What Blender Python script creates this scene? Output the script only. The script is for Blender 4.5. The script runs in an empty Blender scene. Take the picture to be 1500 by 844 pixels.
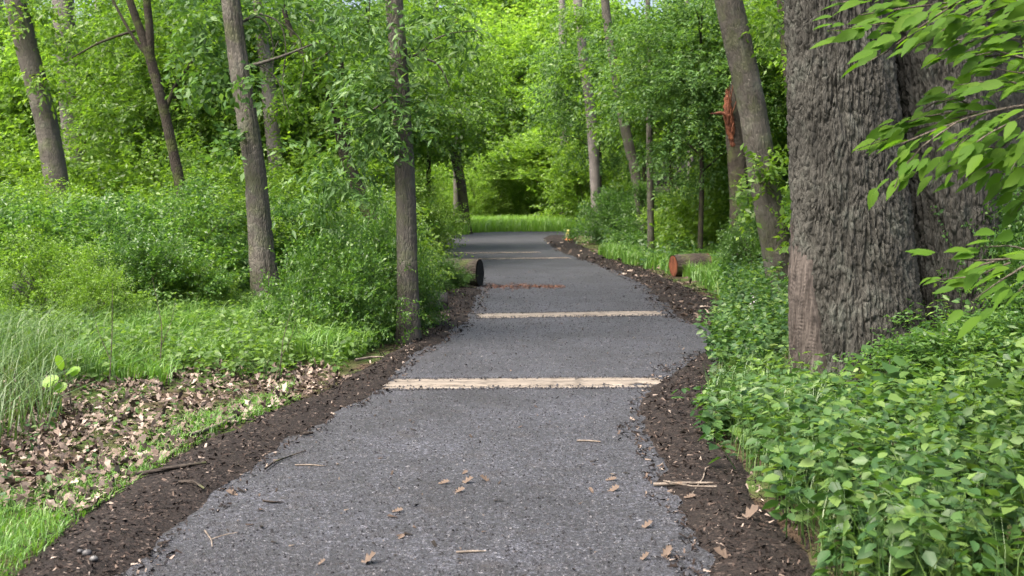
import bpy, math, random
import numpy as np
from mathutils import Vector

# ------------------------------------------------------------------ camera, sky, sun, exposure
scene = bpy.context.scene
COL = scene.collection
F, CX, CY, HZ, CAMH = 1700.0, 750.0, 422.0, 286.0, 1.66   # the lens, in pixels of the 1500 px wide photograph
PITCH = math.atan((CY - HZ) / F)
cam_data = bpy.data.cameras.new('camera')
cam = bpy.data.objects.new('camera', cam_data)
COL.objects.link(cam)
cam.location = (0, 0, CAMH)
cam.rotation_euler = (math.pi / 2 - PITCH, 0, 0)
cam_data.sensor_width = 36.0
cam_data.lens = F / 1500 * 36.0
cam_data.clip_start, cam_data.clip_end = 0.05, 2000
cam_data.dof.use_dof = True
cam_data.dof.focus_distance = 9.0
cam_data.dof.aperture_fstop = 4.0
scene.camera = cam

SUN_EL, SUN_AZ = math.radians(57), math.radians(-128)      # azimuth from +Y (the way the camera looks), clockwise
world = bpy.data.worlds.new('World')
scene.world = world
world.use_nodes = True
wn = world.node_tree
sky = wn.nodes.new('ShaderNodeTexSky')
sky.sky_type = 'NISHITA'
sky.sun_disc = False
sky.sun_elevation, sky.sun_rotation = SUN_EL, SUN_AZ
sky.dust_density = 9.0
sky.air_density = .8
sky.ozone_density = .4
wn.links.new(sky.outputs[0], wn.nodes['Background'].inputs[0])
wn.nodes['Background'].inputs[1].default_value = 0.14
sd = bpy.data.lights.new('sun', 'SUN')
sd.energy = 1.5
sd.angle = math.radians(32)
sd.color = (1.0, 0.95, 0.86)
sun = bpy.data.objects.new('sun', sd)
COL.objects.link(sun)
sv = Vector((math.sin(SUN_AZ) * math.cos(SUN_EL), math.cos(SUN_AZ) * math.cos(SUN_EL), math.sin(SUN_EL)))
sun.rotation_euler = sv.to_track_quat('Z', 'Y').to_euler()
sun.location = (-20, -8, 30)
scene.view_settings.view_transform = 'Standard'
scene.view_settings.look = 'None'
scene.view_settings.gamma = 1
scene.view_settings.use_curve_mapping = False
scene.view_settings.exposure = 2.1
cy = scene.cycles
cy.max_bounces = 12
cy.diffuse_bounces = 6
cy.glossy_bounces = 2
cy.transmission_bounces = 8
cy.sample_clamp_indirect = 6
cy.use_denoising = True
cy.caustics_reflective = cy.caustics_refractive = False

# ------------------------------------------------------------------ small maths
R = np.random.default_rng(7)

def at(x, y, d):
    """photograph pixel (x, y) at the depth d metres along the ground -> point in the place"""
    xr, yu = (x - CX) / F, (CY - y) / F
    cp, sp = math.cos(PITCH), math.sin(PITCH)
    v = np.array([xr, cp + yu * sp, -sp + yu * cp])
    return np.array([0, 0, CAMH]) + v * (d / v[1])

def on_ground(x, y):
    xr, yu = (x - CX) / F, (CY - y) / F
    cp, sp = math.cos(PITCH), math.sin(PITCH)
    v = np.array([xr, cp + yu * sp, -sp + yu * cp])
    return np.array([0, 0, CAMH]) + v * (-CAMH / v[2])

def hsh(*ints):
    h = np.zeros_like(np.asarray(ints[0]), dtype=np.uint64) + np.uint64(0x9E3779B97F4A7C15)
    for k, i in enumerate(ints):
        h = (h ^ (np.asarray(i).astype(np.int64).astype(np.uint64) * np.uint64(0xBF58476D1CE4E5B9 + 2 * k))) * np.uint64(0x94D049BB133111EB)
        h ^= h >> np.uint64(29)
    return (h >> np.uint64(11)).astype(np.float64) / float(1 << 53)

def vnoise(x, y, z=None, seed=0):
    """value noise in -1..1"""
    x = np.asarray(x, float); y = np.asarray(y, float)
    z = np.zeros_like(x) if z is None else np.asarray(z, float)
    xi, yi, zi = np.floor(x), np.floor(y), np.floor(z)
    fx, fy, fz = x - xi, y - yi, z - zi
    fx, fy, fz = [t * t * (3 - 2 * t) for t in (fx, fy, fz)]
    out = 0
    for a in (0, 1):
        for b in (0, 1):
            for c in (0, 1):
                w = (fx if a else 1 - fx) * (fy if b else 1 - fy) * (fz if c else 1 - fz)
                out = out + w * hsh(xi + a, yi + b, zi + c, np.zeros_like(xi) + seed)
    return out * 2 - 1

def fbm(x, y, z=None, seed=0, octv=3):
    s, a, t = 0, 1.0, 0
    for o in range(octv):
        s = s + a * vnoise(np.asarray(x) * 2 ** o, np.asarray(y) * 2 ** o, None if z is None else np.asarray(z) * 2 ** o, seed + o)
        t += a; a *= .5
    return s / t

def sstep(a, b, x):
    t = np.clip((np.asarray(x, float) - a) / (b - a), 0, 1)
    return t * t * (3 - 2 * t)

def nrm(v):
    return v / np.maximum(np.linalg.norm(v, axis=-1, keepdims=True), 1e-9)

# ------------------------------------------------------------------ object helpers
def mesh_data(name, verts, faces, mat, uv=None, smooth=False):
    verts = np.asarray(verts, np.float32).reshape(-1, 3)
    faces = np.asarray(faces, np.int32)
    k = faces.shape[1]
    me = bpy.data.meshes.new(name)
    me.vertices.add(len(verts)); me.vertices.foreach_set('co', verts.ravel())
    me.loops.add(faces.size); me.loops.foreach_set('vertex_index', faces.ravel())
    me.polygons.add(len(faces))
    me.polygons.foreach_set('loop_start', np.arange(len(faces), dtype=np.int32) * k)
    me.polygons.foreach_set('loop_total', np.full(len(faces), k, np.int32))
    if smooth:
        me.polygons.foreach_set('use_smooth', np.ones(len(faces), bool))
    if uv is not None:
        l = me.uv_layers.new(name='bark')
        l.data.foreach_set('uv', np.asarray(uv, np.float32)[faces.ravel()].ravel())
    me.update(calc_edges=True)
    if mat is not None:
        me.materials.append(mat)
    return me

def obj(name, me, parent=None, loc=(0, 0, 0)):
    o = bpy.data.objects.new(name, me)
    COL.objects.link(o)
    o.location = [float(c) for c in loc]
    if parent is not None:
        o.parent = parent
    return o

def tag(o, label=None, cat=None, group=None, kind=None):
    if label: o['label'] = label
    if cat: o['category'] = cat
    if group: o['group'] = group
    if kind: o['kind'] = kind
    return o

def thing(name, label, cat, loc, group=None, rz=0, sc=1.0):
    e = bpy.data.objects.new(name, None)
    COL.objects.link(e)
    e.empty_display_size = .2
    e.location = [float(c) for c in loc]
    e.rotation_euler = (0, 0, rz)
    e.scale = (sc, sc, sc) if np.isscalar(sc) else sc
    return tag(e, label, cat, group)

def dup(root, label, loc, rz=0, sc=1.0, group=None):
    r = root.copy(); COL.objects.link(r)
    r.location = [float(c) for c in loc]; r.rotation_euler = (0, 0, rz)
    r.scale = (sc, sc, sc) if np.isscalar(sc) else sc
    tag(r, label, None, group)
    for ch in root.children:
        c = ch.copy(); COL.objects.link(c); c.parent = r
        for g in ch.children:
            d = g.copy(); COL.objects.link(d); d.parent = c
    return r

# ------------------------------------------------------------------ materials
def new_mat(name):
    m = bpy.data.materials.new(name); m.use_nodes = True
    nt = m.node_tree; nt.nodes.clear()
    return m, nt, nt.nodes.new('ShaderNodeOutputMaterial')

def node(nt, typ, **kw):
    n = nt.nodes.new(typ)
    for k, v in kw.items(): setattr(n, k, v)
    return n

def ramp(nt, fac, stops, interp='LINEAR'):
    r = node(nt, 'ShaderNodeValToRGB'); r.color_ramp.interpolation = interp
    e = r.color_ramp.elements
    while len(e) < len(stops): e.new(.5)
    for k, (p, c) in enumerate(stops):
        e[k].position = p; e[k].color = (*c, 1)
    nt.links.new(fac, r.inputs[0])
    return r.outputs[0]

def mixc(nt, fac, a, b, mode='MIX'):
    n = node(nt, 'ShaderNodeMix', data_type='RGBA', blend_type=mode)
    for sock, v in ((n.inputs[0], fac), (n.inputs[6], a), (n.inputs[7], b)):
        if isinstance(v, (int, float)): sock.default_value = v
        elif isinstance(v, tuple): sock.default_value = (*v, 1)
        else: nt.links.new(v, sock)
    return n.outputs[2]

def noise(nt, vec, scale, detail=4, rough=.55):
    n = node(nt, 'ShaderNodeTexNoise'); n.inputs['Scale'].default_value = scale
    n.inputs['Detail'].default_value = detail; n.inputs['Roughness'].default_value = rough
    if vec is not None: nt.links.new(vec, n.inputs['Vector'])
    return n.outputs[0]

def bump(nt, h, strength, dist, prev=None):
    b = node(nt, 'ShaderNodeBump'); b.inputs['Strength'].default_value = strength; b.inputs['Distance'].default_value = dist
    nt.links.new(h, b.inputs['Height'])
    if prev is not None: nt.links.new(prev, b.inputs['Normal'])
    return b.outputs[0]

def principled(nt, out, col, rough=.8, normal=None, spec=.3):
    p = node(nt, 'ShaderNodeBsdfPrincipled')
    if isinstance(col, tuple): p.inputs['Base Color'].default_value = (*col, 1)
    else: nt.links.new(col, p.inputs['Base Color'])
    if isinstance(rough, (int, float)): p.inputs['Roughness'].default_value = rough
    else: nt.links.new(rough, p.inputs['Roughness'])
    p.inputs['Specular IOR Level'].default_value = spec
    if normal is not None: nt.links.new(normal, p.inputs['Normal'])
    if out is not None: nt.links.new(p.outputs[0], out.inputs[0])
    return p.outputs[0]

def leaf_mat(name, stops, trans=(1.7, 1.75, .75), tfac=.45, rough=.42, spec=.4):
    """leaf: each blade its own tone, some light passing through"""
    stops = [(p, (c[0] * .94, c[1], c[2] * 1.2)) for p, c in stops]
    m, nt, out = new_mat(name)
    g = node(nt, 'ShaderNodeNewGeometry')
    oi = node(nt, 'ShaderNodeObjectInfo')
    mad = node(nt, 'ShaderNodeMath', operation='MULTIPLY_ADD'); mad.inputs[1].default_value = .25
    nt.links.new(oi.outputs['Random'], mad.inputs[0])
    sc = node(nt, 'ShaderNodeMath', operation='MULTIPLY'); sc.inputs[1].default_value = .75
    nt.links.new(g.outputs['Random Per Island'], sc.inputs[0]); nt.links.new(sc.outputs[0], mad.inputs[2])
    c = ramp(nt, mad.outputs[0], stops)
    p = principled(nt, None, c, rough, None, spec)
    t = node(nt, 'ShaderNodeBsdfTranslucent')
    tc = mixc(nt, 1.0, c, trans, 'MULTIPLY')
    nt.links.new(tc, t.inputs[0])
    mx = node(nt, 'ShaderNodeMixShader'); mx.inputs[0].default_value = tfac
    nt.links.new(p, mx.inputs[1]); nt.links.new(t.outputs[0], mx.inputs[2])
    nt.links.new(mx.outputs[0], out.inputs[0])
    return m

def bark_mat(name, dark, light, cell=(.03, .12), lichen=.3, lich_col=(.20, .24, .17), dist=.012, moss=0.0):
    m, nt, out = new_mat(name)
    uv = node(nt, 'ShaderNodeUVMap'); uv.uv_map = 'bark'
    tc = node(nt, 'ShaderNodeTexCoord')
    nz = node(nt, 'ShaderNodeTexNoise'); nz.inputs['Scale'].default_value = 9; nz.inputs['Detail'].default_value = 3
    nt.links.new(uv.outputs[0], nz.inputs['Vector'])
    wp = node(nt, 'ShaderNodeVectorMath', operation='MULTIPLY_ADD'); wp.inputs[1].default_value = (.05, .05, 0)
    nt.links.new(nz.outputs['Color'], wp.inputs[0]); nt.links.new(uv.outputs[0], wp.inputs[2])
    mp = node(nt, 'ShaderNodeMapping'); mp.inputs['Scale'].default_value = (1 / cell[0], 1 / cell[1], 1)
    nt.links.new(wp.outputs[0], mp.inputs[0])
    vo = node(nt, 'ShaderNodeTexVoronoi', feature='DISTANCE_TO_EDGE', voronoi_dimensions='2D')
    vo.inputs['Scale'].default_value = 1; nt.links.new(mp.outputs[0], vo.inputs['Vector'])
    edge = ramp(nt, vo.outputs['Distance'], [(0, (0, 0, 0)), (.28, (1, 1, 1))])
    fine = node(nt, 'ShaderNodeMapping'); fine.inputs['Scale'].default_value = (90, 22, 1)
    nt.links.new(uv.outputs[0], fine.inputs[0])
    nf = noise(nt, fine.outputs[0], 1, 5, .6)
    st = node(nt, 'ShaderNodeMapping'); st.inputs['Scale'].default_value = (26, 3.5, 1)
    nt.links.new(uv.outputs[0], st.inputs[0])
    ns = noise(nt, st.outputs[0], 1, 4, .6)
    base = mixc(nt, nf, dark, light)
    base = mixc(nt, ramp(nt, ns, [(.38, (.55, .55, .55)), (.62, (0, 0, 0))]), base, dark)
    big = noise(nt, tc.outputs['Object'], 2.2, 4)
    base = mixc(nt, ramp(nt, big, [(.4, (0, 0, 0)), (.7, (.7, .7, .7))]), base, tuple(c * 1.2 for c in light))
    if lichen > 0:
        lz = noise(nt, tc.outputs['Object'], 4.5, 6, .65)
        base = mixc(nt, ramp(nt, lz, [(.52, (0, 0, 0)), (.66, (lichen,) * 3)]), base, lich_col)
    if moss > 0:
        mz = noise(nt, tc.outputs['Object'], 3.1, 5, .6)
        base = mixc(nt, ramp(nt, mz, [(.5, (0, 0, 0)), (.62, (moss,) * 3)]), base, (.07, .10, .02))
    n1 = bump(nt, edge, .8, dist)
    n2 = bump(nt, nf, .6, .004, n1)
    principled(nt, out, base, .9, n2, .15)
    return m

G1 = [(0, (.045, .090, .012)), (.45, (.085, .160, .019)), (.8, (.130, .215, .024)), (1, (.19, .28, .035))]
M = {}
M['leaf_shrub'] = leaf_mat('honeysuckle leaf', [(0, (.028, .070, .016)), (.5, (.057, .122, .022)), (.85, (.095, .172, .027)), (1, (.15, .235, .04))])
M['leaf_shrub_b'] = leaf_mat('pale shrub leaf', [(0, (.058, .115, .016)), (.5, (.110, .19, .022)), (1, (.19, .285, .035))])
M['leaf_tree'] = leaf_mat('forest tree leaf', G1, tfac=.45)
M['leaf_tree_y'] = leaf_mat('sunlit tone tree leaf', [(0, (.075, .145, .020)), (.5, (.130, .225, .030)), (1, (.22, .32, .05))], tfac=.5)  # brighter tree leaf: sunlight on the far trees is put into its colour
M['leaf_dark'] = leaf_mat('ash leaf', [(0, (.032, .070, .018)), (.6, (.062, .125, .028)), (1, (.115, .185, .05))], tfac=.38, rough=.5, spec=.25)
M['leaf_herb'] = leaf_mat('herb leaf', [(0, (.012, .036, .010)), (.35, (.030, .074, .017)), (.8, (.058, .115, .023)), (.97, (.12, .18, .038)), (1, (.20, .17, .05))], tfac=.38, rough=.5)
M['leaf_herb_b'] = leaf_mat('weed leaf', [(0, (.045, .09, .018)), (.5, (.090, .155, .028)), (1, (.15, .225, .045))], tfac=.42, rough=.5)
M['leaf_herb_y'] = leaf_mat('seedling leaf', [(0, (.13, .24, .02)), (1, (.20, .32, .03))], tfac=.5)
M['leaf_big'] = leaf_mat('hickory leaf', [(0, (.026, .066, .008)), (.5, (.052, .110, .010)), (1, (.115, .185, .014))], tfac=.5, rough=.6, spec=.12)
M['grass'] = leaf_mat('grass blade', [(0, (.050, .12, .018)), (.5, (.085, .18, .025)), (.9, (.13, .22, .035)), (1, (.26, .25, .10))], tfac=.35)
M['grass_wisp'] = leaf_mat('wispy grass blade', [(0, (.036, .080, .018)), (.6, (.066, .118, .026)), (1, (.13, .17, .06))], tfac=.3)
M['grass_far'] = leaf_mat('meadow grass blade', [(0, (.10, .20, .025)), (.6, (.15, .27, .035)), (1, (.24, .34, .06))], tfac=.4)
M['bark_oak'] = bark_mat('oak bark', (.0150, .0148, .0132), (.053, .0525, .0465), (.02, .09), .35, (.070, .082, .070), .008)
M['bark_grey'] = bark_mat('grey ash bark', (.038, .0352, .0305), (.100, .093, .082), (.018, .10), .3, (.13, .15, .11), .008, .25)
M['bark_pale'] = bark_mat('pale bark', (.080, .073, .070), (.160, .148, .141), (.03, .12), .2, (.17, .19, .15), .010)
M['bark_dark'] = bark_mat('dark bark', (.014, .0118, .0095), (.044, .038, .031), (.02, .08), .25, (.045, .056, .032), .008, .35)
M['bark_log'] = bark_mat('wet log bark', (.018, .015, .013), (.060, .050, .042), (.04, .15), .2, (.07, .08, .05), .012, .5)
M['twig'] = bark_mat('twig bark', (.05, .042, .034), (.13, .11, .09), (.01, .05), .1)

def mat_gravel():
    m, nt, out = new_mat('grey stone dust')
    tc = node(nt, 'ShaderNodeTexCoord'); P = tc.outputs['Object']
    v = node(nt, 'ShaderNodeTexVoronoi'); v.inputs['Scale'].default_value = 120; nt.links.new(P, v.inputs['Vector'])
    v2 = node(nt, 'ShaderNodeTexVoronoi'); v2.inputs['Scale'].default_value = 55; nt.links.new(P, v2.inputs['Vector'])
    sx = node(nt, 'ShaderNodeSeparateColor'); nt.links.new(v.outputs['Color'], sx.inputs[0])
    sx2 = node(nt, 'ShaderNodeSeparateColor'); nt.links.new(v2.outputs['Color'], sx2.inputs[0])
    c = ramp(nt, sx.outputs[0], [(0, (.0058, .0064, .0084)), (.42, (.0200, .0216, .0272)), (.85, (.0405, .0432, .0525)), (.975, (.078, .082, .094)), (1, (.15, .154, .162))])
    c2 = ramp(nt, sx2.outputs[1], [(0, (.75, .75, .75)), (.8, (1.05, 1.05, 1.05)), (1, (1.5, 1.45, 1.4))])
    c = mixc(nt, 1.0, c, c2, 'MULTIPLY')
    c = mixc(nt, 1.0, c, (.76, .76, .78), 'MULTIPLY')
    big = noise(nt, P, .9, 6, .65)
    c = mixc(nt, 1.0, c, ramp(nt, big, [(.3, (.52, .51, .50)), (.5, (1, 1, 1)), (.7, (1.45, 1.45, 1.48))]), 'MULTIPLY')
    c = mixc(nt, 1.0, c, ramp(nt, noise(nt, P, 30, 5, .75), [(.34, (.42, .42, .42)), (.5, (1, 1, 1)), (.66, (1.7, 1.7, 1.74))]), 'MULTIPLY')
    dirt = noise(nt, P, 3.1, 6, .65)
    c = mixc(nt, ramp(nt, dirt, [(.56, (0, 0, 0)), (.75, (.5, .5, .5))]), c, (.022, .0175, .015))
    n1 = bump(nt, v.outputs['Distance'], .7, .006)
    n2 = bump(nt, v2.outputs['Distance'], .35, .010, n1)
    n3 = bump(nt, noise(nt, P, 14, 4), .3, .02, n2)
    principled(nt, out, c, .68, n3, .45)
    return m

def mat_mulch():
    m, nt, out = new_mat('dark bark mulch')
    tc = node(nt, 'ShaderNodeTexCoord'); P = tc.outputs['Object']
    v = node(nt, 'ShaderNodeTexVoronoi'); v.inputs['Scale'].default_value = 60; nt.links.new(P, v.inputs['Vector'])
    sx = node(nt, 'ShaderNodeSeparateColor'); nt.links.new(v.outputs['Color'], sx.inputs[0])
    c = ramp(nt, sx.outputs[0], [(0, (.0035, .0026, .0022)), (.5, (.009, .0064, .0055)), (.93, (.019, .0138, .0115)), (1, (.075, .06, .05))])
    c = mixc(nt, ramp(nt, noise(nt, P, 2.5, 5), [(.45, (0, 0, 0)), (.7, (.6, .6, .6))]), c, (.0115, .0088, .0074))
    n1 = bump(nt, v.outputs['Distance'], .8, .008)
    n2 = bump(nt, noise(nt, P, 30, 5), .5, .015, n1)
    principled(nt, out, c, .9, n2, .2)
    return m

def mat_ground():
    m, nt, out = new_mat('forest soil')
    tc = node(nt, 'ShaderNodeTexCoord'); P = tc.outputs['Object']
    a = noise(nt, P, 1.3, 6, .6); b = noise(nt, P, 26, 5, .65)
    c = mixc(nt, b, (.020, .014, .010), (.075, .053, .036))
    c = mixc(nt, ramp(nt, a, [(.42, (0, 0, 0)), (.6, (.85, .85, .85))]), c, mixc(nt, b, (.02, .045, .010), (.07, .12, .025)))
    principled(nt, out, c, .95, bump(nt, b, .8, .03), .1)
    return m

def mat_island(name, stops, rough=.85, spec=.2, bs=0):
    m, nt, out = new_mat(name)
    g = node(nt, 'ShaderNodeNewGeometry')
    c = ramp(nt, g.outputs['Random Per Island'], stops)
    nb = None
    if bs:
        tc = node(nt, 'ShaderNodeTexCoord'); z = noise(nt, tc.outputs['Object'], bs, 4)
        c = mixc(nt, .35, c, mixc(nt, z, (0, 0, 0), (1, 1, 1)), 'OVERLAY'); nb = bump(nt, z, .4, .004)
    principled(nt, out, c, rough, nb, spec)
    return m

def mat_wood(name, c1, c2, streak=(3, 60, 60), rough=.75, knots=(.10, .065, .04)):
    m, nt, out = new_mat(name)
    tc = node(nt, 'ShaderNodeTexCoord'); P = tc.outputs['Object']
    mp = node(nt, 'ShaderNodeMapping'); mp.inputs['Scale'].default_value = streak; nt.links.new(P, mp.inputs[0])
    f = noise(nt, mp.outputs[0], 1, 5, .6)
    c = mixc(nt, ramp(nt, f, [(.3, (0, 0, 0)), (.7, (1, 1, 1))]), c1, c2)
    mp2 = node(nt, 'ShaderNodeMapping'); mp2.inputs['Scale'].default_value = (streak[0] * .9, streak[1] * .35, streak[2] * .35); nt.links.new(P, mp2.inputs[0])
    k = noise(nt, mp2.outputs[0], 1, 3, .5)
    c = mixc(nt, ramp(nt, k, [(.66, (0, 0, 0)), (.74, (.75, .75, .75))]), c, knots)
    dz = noise(nt, P, 7, 6, .7)
    c = mixc(nt, ramp(nt, dz, [(.5, (0, 0, 0)), (.66, (.7, .7, .7))]), c, tuple(x * .35 for x in c1))
    principled(nt, out, c, rough, bump(nt, f, .5, .004), .25)
    return m

M['gravel'] = mat_gravel(); M['mulch'] = mat_mulch(); M['ground'] = mat_ground()
M['stone'] = mat_island('loose grit', [(0, (.005, .0052, .0065)), (.5, (.021, .0216, .026)), (.92, (.046, .047, .054)), (1, (.095, .096, .102))])
M['chip'] = mat_island('bark chip', [(0, (.003, .0022, .0018)), (.5, (.010, .0070, .0058)), (.82, (.028, .0195, .016)), (.94, (.085, .064, .052)), (1, (.24, .20, .17))])
M['litter'] = mat_island('dry oak leaf', [(0, (.020, .014, .011)), (.35, (.062, .044, .034)), (.75, (.14, .106, .083)), (1, (.27, .225, .19))], .7, .3, 40)
M['litter_path'] = mat_island('brown fallen leaf', [(0, (.045, .031, .023)), (1, (.10, .075, .057))], .75, .25, 40)
M['debris'] = mat_island('forest crumbs', [(0, (.008, .007, .006)), (.45, (.022, .017, .013)), (.75, (.055, .038, .028)), (1, (.14, .115, .09))])
M['dust_red'] = mat_island('red sawdust', [(0, (.035, .017, .012)), (.6, (.085, .038, .024)), (1, (.19, .11, .075))])
M['plank'] = mat_wood('fresh pine plank', (.098, .084, .070), (.185, .164, .139), (2.2, 55, 40))
M['cut_red'] = mat_wood('red cut wood', (.055, .018, .010), (.165, .058, .028), (26, 26, 4), knots=(.10, .03, .015))
M['deadwood'] = mat_wood('weathered dead wood', (.018, .0145, .0125), (.088, .076, .068), (42, 42, 2.2), .9, (.05, .035, .028))
M['stick_pale'] = mat_wood('bare stick', (.07, .057, .046), (.17, .145, .12), (12, 12, 12))
M['black'] = mat_wood('black wet wood', (.005, .0052, .006), (.014, .0145, .016), (10, 10, 30), .85, (.01, .01, .01))
M['flower'] = mat_island('pale flower', [(0, (.25, .22, .27)), (1, (.42, .40, .42))])

# ------------------------------------------------------------------ ground shape and path outline
# photograph rows: (y, gravel left, gravel right, mulch outer left, mulch outer right)
ROWS = [(1000, 30, 1105, -260, 1440), (844, 205, 1022, 8, 1215), (760, 300, 985, 108, 1150), (700, 372, 948, 200, 1105), (640, 445, 925, 295, 1058),
        (600, 518, 922, 395, 1040), (571, 562, 940, 470, 1042), (545, 590, 975, 525, 1046), (520, 622, 1020, 566, 1050), (480, 682, 1020, 622, 1050),
        (462, 700, 972, 632, 1075), (440, 708, 955, 636, 1052), (420, 712, 935, 645, 1010), (400, 700, 900, 660, 965), (385, 672, 862, 648, 915),
        (372, 650, 818, 630, 880), (358, 648, 795, 632, 852), (350, 655, 788, 640, 842), (344, 672, 800, 655, 838)]
rowp = []
for (y, a, b, c, d) in ROWS:
    p = [on_ground(x, y) for x in (c, a, b, d)]
    rowp.append((p[0][1], p[0][0], p[1][0], p[2][0], p[3][0]))
rowp = np.array(rowp)
def edge(y, k):
    return np.interp(y, rowp[:, 0], rowp[:, k])
def ground_h(x, y):
    x = np.asarray(x, float); y = np.asarray(y, float)
    lo, ro = edge(y, 1), edge(y, 4)
    dl, dr = np.maximum(lo - x, 0), np.maximum(x - ro, 0)
    h = sstep(.3, 4, dl) * (.10 + .22 * fbm(x * .25, y * .25, seed=3)) + sstep(.1, 2.2, dr) * .10 + sstep(1.5, 6, dr) * (.2 + .2 * fbm(x * .25, y * .25, seed=5))
    far = 1 - sstep(44, 52, y)
    h = h * far
    h = h + sstep(62, 110, y) * 2.5 + np.where(dl + dr > .05, .02 * vnoise(x * 3, y * 3, seed=9), 0)
    # the side path that leaves on the right between the two planks
    spur = sstep(12.0, 12.5, y) * (1 - sstep(14.3, 14.9, y)) * (1 - sstep(2.4, 3.2, x))
    return h * (1 - spur * (x > 0)) - .01

def grid_obj(name, xs, ys, zfun, mat, kind='structure'):
    X, Y = np.meshgrid(xs, ys)
    Z = zfun(X, Y)
    n, m_ = X.shape
    i = np.arange((n - 1) * (m_ - 1)); r, c = i // (m_ - 1), i % (m_ - 1)
    a = r * m_ + c
    f = np.stack([a, a + 1, a + m_ + 1, a + m_], 1)
    o = obj(name, mesh_data(name, np.stack([X, Y, Z], -1), f, mat, smooth=True))
    return tag(o, kind=kind)
xs = np.concatenate([np.linspace(-160, -13, 40), np.linspace(-12.8, 12.8, 150), np.linspace(13, 160, 40)])
ys = np.concatenate([np.linspace(-40, 2.5, 14), np.linspace(2.7, 30, 170), np.linspace(30.5, 70, 60), np.linspace(74, 320, 30)])
grid_obj('ground', xs, ys, ground_h, M['ground'])

def strip_obj(name, yv, L, Rr, zf, mat, nx):
    t = np.linspace(0, 1, nx)[None, :]
    X = L[:, None] * (1 - t) + Rr[:, None] * t
    Y = np.repeat(yv[:, None], nx, 1)
    Z = zf(X, Y, np.repeat(t, len(yv), 0))
    n, m_ = X.shape
    i = np.arange((n - 1) * (m_ - 1)); r, c = i // (m_ - 1), i % (m_ - 1)
    a = r * m_ + c
    f = np.stack([a, a + 1, a + m_ + 1, a + m_], 1)
    return tag(obj(name, mesh_data(name, np.stack([X, Y, Z], -1), f, mat, smooth=True)), kind='structure')

yv = np.concatenate([np.arange(3.0, 14, .05), np.arange(14, 30, .12), np.arange(30, 48.4, .3)])
pz = lambda X, Y: .012 + .006 * fbm(X * 2, Y * 2, seed=11) + .004 * vnoise(X * 9, Y * 9, seed=12)
wob = lambda y, s: .07 * vnoise(y * 1.7, y * 0 + s, seed=21) + .03 * vnoise(y * 6, y * 0 + s, seed=22)
strip_obj('gravel_path', yv, edge(yv, 2) - .35, edge(yv, 3) + .35, lambda X, Y, t: pz(X, Y), M['gravel'], 60)
# far bend: the path turns right behind the bush; and the side path on the right
def patch(name, poly_rows, mat):
    yy = np.array([p[0] for p in poly_rows]); l = np.array([p[1] for p in poly_rows]); r = np.array([p[2] for p in poly_rows])
    y2 = np.linspace(yy[0], yy[-1], 40)
    return strip_obj(name, y2, np.interp(y2, yy, l), np.interp(y2, yy, r), lambda X, Y, t: pz(X, Y) - .004 + ground_h(X, Y) * 0, mat, 30)
patch('gravel_path', [(47.5, -2.6, 2.5), (50, -2.2, 4.5), (52, -1.0, 9), (54.5, .3, 14)], M['gravel'])
patch('gravel_side_path', [(12.15, 1.4, 2.9), (13.3, 1.4, 3.1), (14.45, 1.5, 3.0)], M['gravel'])

def mulch_strip(name, k_in, k_out, y0, y1, inner_first):
    y = yv[(yv >= y0) & (yv <= y1)]
    inner, outer = edge(y, k_in) + wob(y, k_in), edge(y, k_out) + wob(y, k_out)
    L, Rr = (inner, outer) if inner_first else (outer, inner)
    def zf(X, Y, t):
        prof = np.sin(np.pi * np.clip(t, 0, 1)) ** .7
        endf = sstep(y0, y0 + .5, Y) * (1 - sstep(y1 - .5, y1, Y))
        return -.03 + endf * (.075 * prof + .018 * fbm(X * 7, Y * 7, seed=31) * prof)
    return strip_obj(name, y, L, Rr, zf, M['mulch'], 36)
mulch_strip('mulch_verge', 2, 1, 3, 48, False)
mulch_strip('mulch_verge', 3, 4, 3, 12.3, True)
mulch_strip('mulch_verge', 3, 4, 14.3, 48, True)

# ------------------------------------------------------------------ leaf makers
T2 = (np.array([[0, 0, 0], [-.27, .42, .07], [0, 1, -.04], [.27, .42, .07]]), np.array([[0, 3, 2], [0, 2, 1]]))
T4 = (np.array([[0, 0, 0], [-.30, .28, .06], [-.24, .66, .05], [0, 1, -.06], [.24, .66, .05], [.30, .28, .06]]),
      np.array([[0, 3, 2], [0, 2, 1], [0, 5, 4], [0, 4, 3]]))
T4W = (np.array([[0, 0, 0], [-.42, .22, .07], [-.36, .66, .06], [0, 1, -.07], [.36, .66, .06], [.42, .22, .07]]), T4[1])
TN = (np.array([[0, 0, 0], [-.17, .38, .05], [0, 1, -.1], [.17, .38, .05]]), T2[1])
_a = [0, .12, .22, .34, .46, .58, .70, .82, .93]
_w = [.03, .16, .10, .26, .15, .34, .18, .26, .12]
_pts = [[-w, a, .10 * abs(w) / .3] for a, w in zip(_a, _w)] + [[0, 1.02, 0]] + [[w, a, .10 * abs(w) / .3] for a, w in reversed(list(zip(_a, _w)))] + [[0, .5, -.02]]
TOAK = (np.array(_pts), np.array([[k, (k + 1) % 19, 19] for k in range(19)]))

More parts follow.
